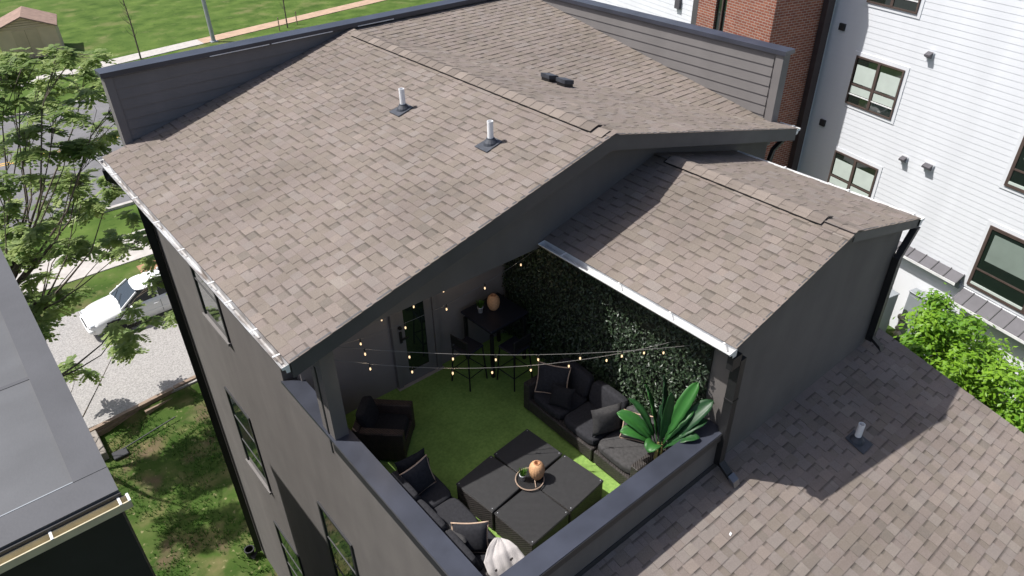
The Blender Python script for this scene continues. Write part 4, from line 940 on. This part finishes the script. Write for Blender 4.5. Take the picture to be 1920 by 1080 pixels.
# --- tree
def build_tree():
    base = Vector((-3.35, 17.4, .0))
    t = thing('ash_tree', 'leafy tree with feathery compound leaves at the left edge', 'tree', base)
    def at(px, py, Y):
        dv = FWD * 1348.4 + RGT * (px - 960) + DWN * (py - 540); k = (Y - CAM.y) / dv.y; return CAM + dv * k
    tg = []
    for (px, py) in [(55, 120), (110, 110), (160, 150), (215, 190), (40, 200), (95, 215), (30, 290), (130, 270), (195, 235), (75, 330), (150, 330), (225, 330), (30, 410), (105, 400), (60, 480), (150, 460), (215, 470), (25, 560), (95, 545), (150, 400), (60, 250), (20, 470), (255, 455), (285, 520), (265, 600), (225, 640), (140, 690), (60, 620), (10, 130), (5, 350), (180, 290), (80, 150)]:
        tg.append(at(px + U(-8, 8), py + U(-8, 8), U(16.6, 20.2)) - base)
    for k in range(11): tg.append(Vector((U(-3.6, .3), U(-1.0, 3.5), U(5.0, 11.5))))
    wood = MB(); lf = MB()
    fork = [Vector((.1, 0, 1.0)), Vector((.35, .25, 2.6)), Vector((-.5, .2, 3.0)), Vector((.6, -.2, 3.6)), Vector((.1, .5, 4.6)), Vector((1.0, .3, 5.6)), Vector((-.9, -.3, 5.2)), Vector((.4, -.3, 6.6))]
    P('trunk', MB().tube([(0, 0, -.3), (.03, 0, .5), fork[0], fork[1], fork[3], fork[5], fork[5] + Vector((.2, .1, 1.6))], [.19, .16, .13, .105, .08, .055, .02], 9), BARK, t)
    wood.tube([fork[0], fork[2], fork[6], fork[6] + Vector((-.3, -.2, 2.4))], [.1, .07, .05, .018], 8); wood.tube([fork[1], fork[4], fork[7], fork[7] + Vector((.1, .1, 2.2))], [.09, .065, .045, .015], 8)
    for p in tg:
        src = min((f for f in fork if f.z < p.z - .2 or f is fork[0]), key=lambda f: (f - p).length + max(0, f.z - p.z + .8) * 3)
        mid = src.lerp(p, .5) + Vector((U(-.25, .25), U(-.25, .25), -.12 * (p - src).length * .6 + U(-.1, .2))); m2 = src.lerp(p, .8) + Vector((U(-.15, .15), U(-.15, .15), U(-.1, .1)))
        r0 = .012 + .0055 * (p - src).length; wood.tube([src, src.lerp(mid, .5) + Vector((0, 0, -.05)), mid, m2, p], [r0, r0 * .75, r0 * .5, r0 * .32, .006], 6)
        for q in range(6):
            e = p + Vector((random.gauss(0, .4), random.gauss(0, .4), random.gauss(.05, .26))); wood.tube([m2.lerp(p, U(0, 1)), e.lerp(p, .5) + Vector((0, 0, .04)), e], [.011, .008, .004], 4, False)
            for w_ in range(9):
                a = U(0, 6.28); d = Vector((math.cos(a), math.sin(a), U(-.35, .35))).normalized(); L = U(.28, .46); nl = 6; sd = d.cross(Vector((0, 0, 1))).normalized(); upv = sd.cross(d); tb = U(0, .7)
                o0 = e + Vector((U(-.06, .06), U(-.06, .06), U(-.06, .06)))
                for j in range(nl + 1):
                    s = .15 + .85 * j / nl; c = o0 + d * L * s - Vector((0, 0, .14 * s * s * L / .4))
                    for sgn in ((1, -1) if j < nl else (0,)):
                        ld = (sd * sgn * .95 + d * (.45 if sgn else 1) - Vector((0, 0, U(.05, .35)))).normalized(); l_ = U(.13, .19) * (1 - .25 * abs(s - .5)); wv_ = ld.cross(upv).normalized() * l_ * .36
                        lf.add([c, c + ld * l_ * .45 + wv_, c + ld * l_, c + ld * l_ * .45 - wv_], [(0, 1, 2), (0, 2, 3)], min(1, tb + U(0, .3)))
    P('branches', wood, BARK, t); P('crown', lf, LEAF_TREE, t)
build_tree()

# --- far side of the street
sh = thing('garden_shed', 'tan garden shed with a brown gable roof on the far lawn', 'shed', (5.9, 68.9, .22), math.radians(-12)); sh.scale = (1.15, 1.15, 1.12)
P('wall', MB().box(-1.85, 1.85, -1.3, 1.9, 0, 2.1).prism([(-1.85, -1.3, 2.1), (1.85, -1.3, 2.1), (0, -1.3, 2.85)], (0, 3.2, 0)), SHEDW, sh)
for s in (-1, 1): P('roof', MB().prism([(s * 2.02, -1.5, 2.03), (0, -1.5, 2.86), (0, -1.5, 2.95), (s * 2.02, -1.5, 2.12)], (0, 3.6, 0)), SHEDR, sh)
P('door', B(-.85, .75, -1.33, -1.301, .02, 2.0), mat('shed_door', (.56, .42, .27), .8, .06, 2), sh)
P('door_gap', B(-.06, -.04, -1.336, -1.331, .02, 2.0), mat('shed_gap', (.2, .13, .08), .8), sh); P('gable_trim', B(-1.9, 1.9, -1.335, -1.302, 2.08, 2.16), MATS['shed_door'], sh)
for k in range(3): P('gable_board', MB().box(-1.4 + k * .45, 1.4 - k * .45, -1.33, -1.302, 2.3 + k * .16, 2.315 + k * .16), MATS['shed_gap'], sh)
lp = thing('light_pole', 'pale steel lamp post beside the far sidewalk', 'lamp post', (18.4, 62.0, .22)); P('pole', MB().tube([(0, 0, 0), (-.1, 0, 9)], [.19, .13], 12), GALV, lp); P('base_plate', B(-.3, .3, -.3, .3, 0, .06), GALV, lp)
P('mast_arm', MB().tube([(-.1, 0, 8.8), (-.1, -1.2, 9.2), (-.1, -2.2, 9.25)], .06, 8), GALV, lp); P('lamp_head', BB(-.25, .05, -3.0, -2.2, 9.18, 9.32), GALV, lp)
def sapling(lb, loc, h):
    t = thing('sapling', lb, 'sapling', loc, 0, 'bare young street trees'); m = MB(); m.tube([(0, 0, 0), (.05, 0, h * .5), (.0, .1, h)], [.07, .05, .02], 6); P('trunk', m, BARK, t); b = MB()
    for k in range(26):
        z = h * U(.3, .95); a = U(0, 6.28); l_ = U(.4, 1.1) * (1.2 - z / h); b.tube([(.03, .03, z), (l_ * .5 * math.cos(a), l_ * .5 * math.sin(a), z + l_ * .6), (l_ * .7 * math.cos(a), l_ * .7 * math.sin(a), z + l_ * 1.2)], [.02, .013, .006], 4, False)
    P('crown', b, BARK, t)
sapling('thin bare sapling on the far verge left of the lamp post', (12.0, 61.0, .22), 5.5); sapling('thin bare sapling on the far verge right of the lamp post', (25.2, 61.8, .22), 5.0)
for (x, y, lb) in ((24.2, 61.3, 'short wooden stake to the left of the right-hand sapling'), (26.4, 62.3, 'short wooden stake to the right of the right-hand sapling')):
    o = P('stake', MB().tube([(x, y, .15), (x + .03, y, 1.4)], .05, 6), TIMBER); tag(o, lb, 'stake', 'stakes beside the sapling')

for (x, y, lb) in ((3.42, -.78, 'tiny white paper scrap on the lower roof nearest the downspout'), (3.0, -1.32, 'tiny white paper scrap on the lower roof nearest the frame bottom')):
    o = P('paper_scrap', MB().add([(0, 0, 0), (.045, .012, .006), (.05, .04, .01), (.006, .03, .004), (0, 0, .002), (.045, .012, .008), (.05, .04, .012), (.006, .03, .006)], [(0, 3, 2, 1), (4, 5, 6, 7), (0, 1, 5, 4), (1, 2, 6, 5), (2, 3, 7, 6), (3, 0, 4, 7)]), WHITEP, None, (x, y, lz(y) + .012)); tag(o, lb, 'paper scrap')
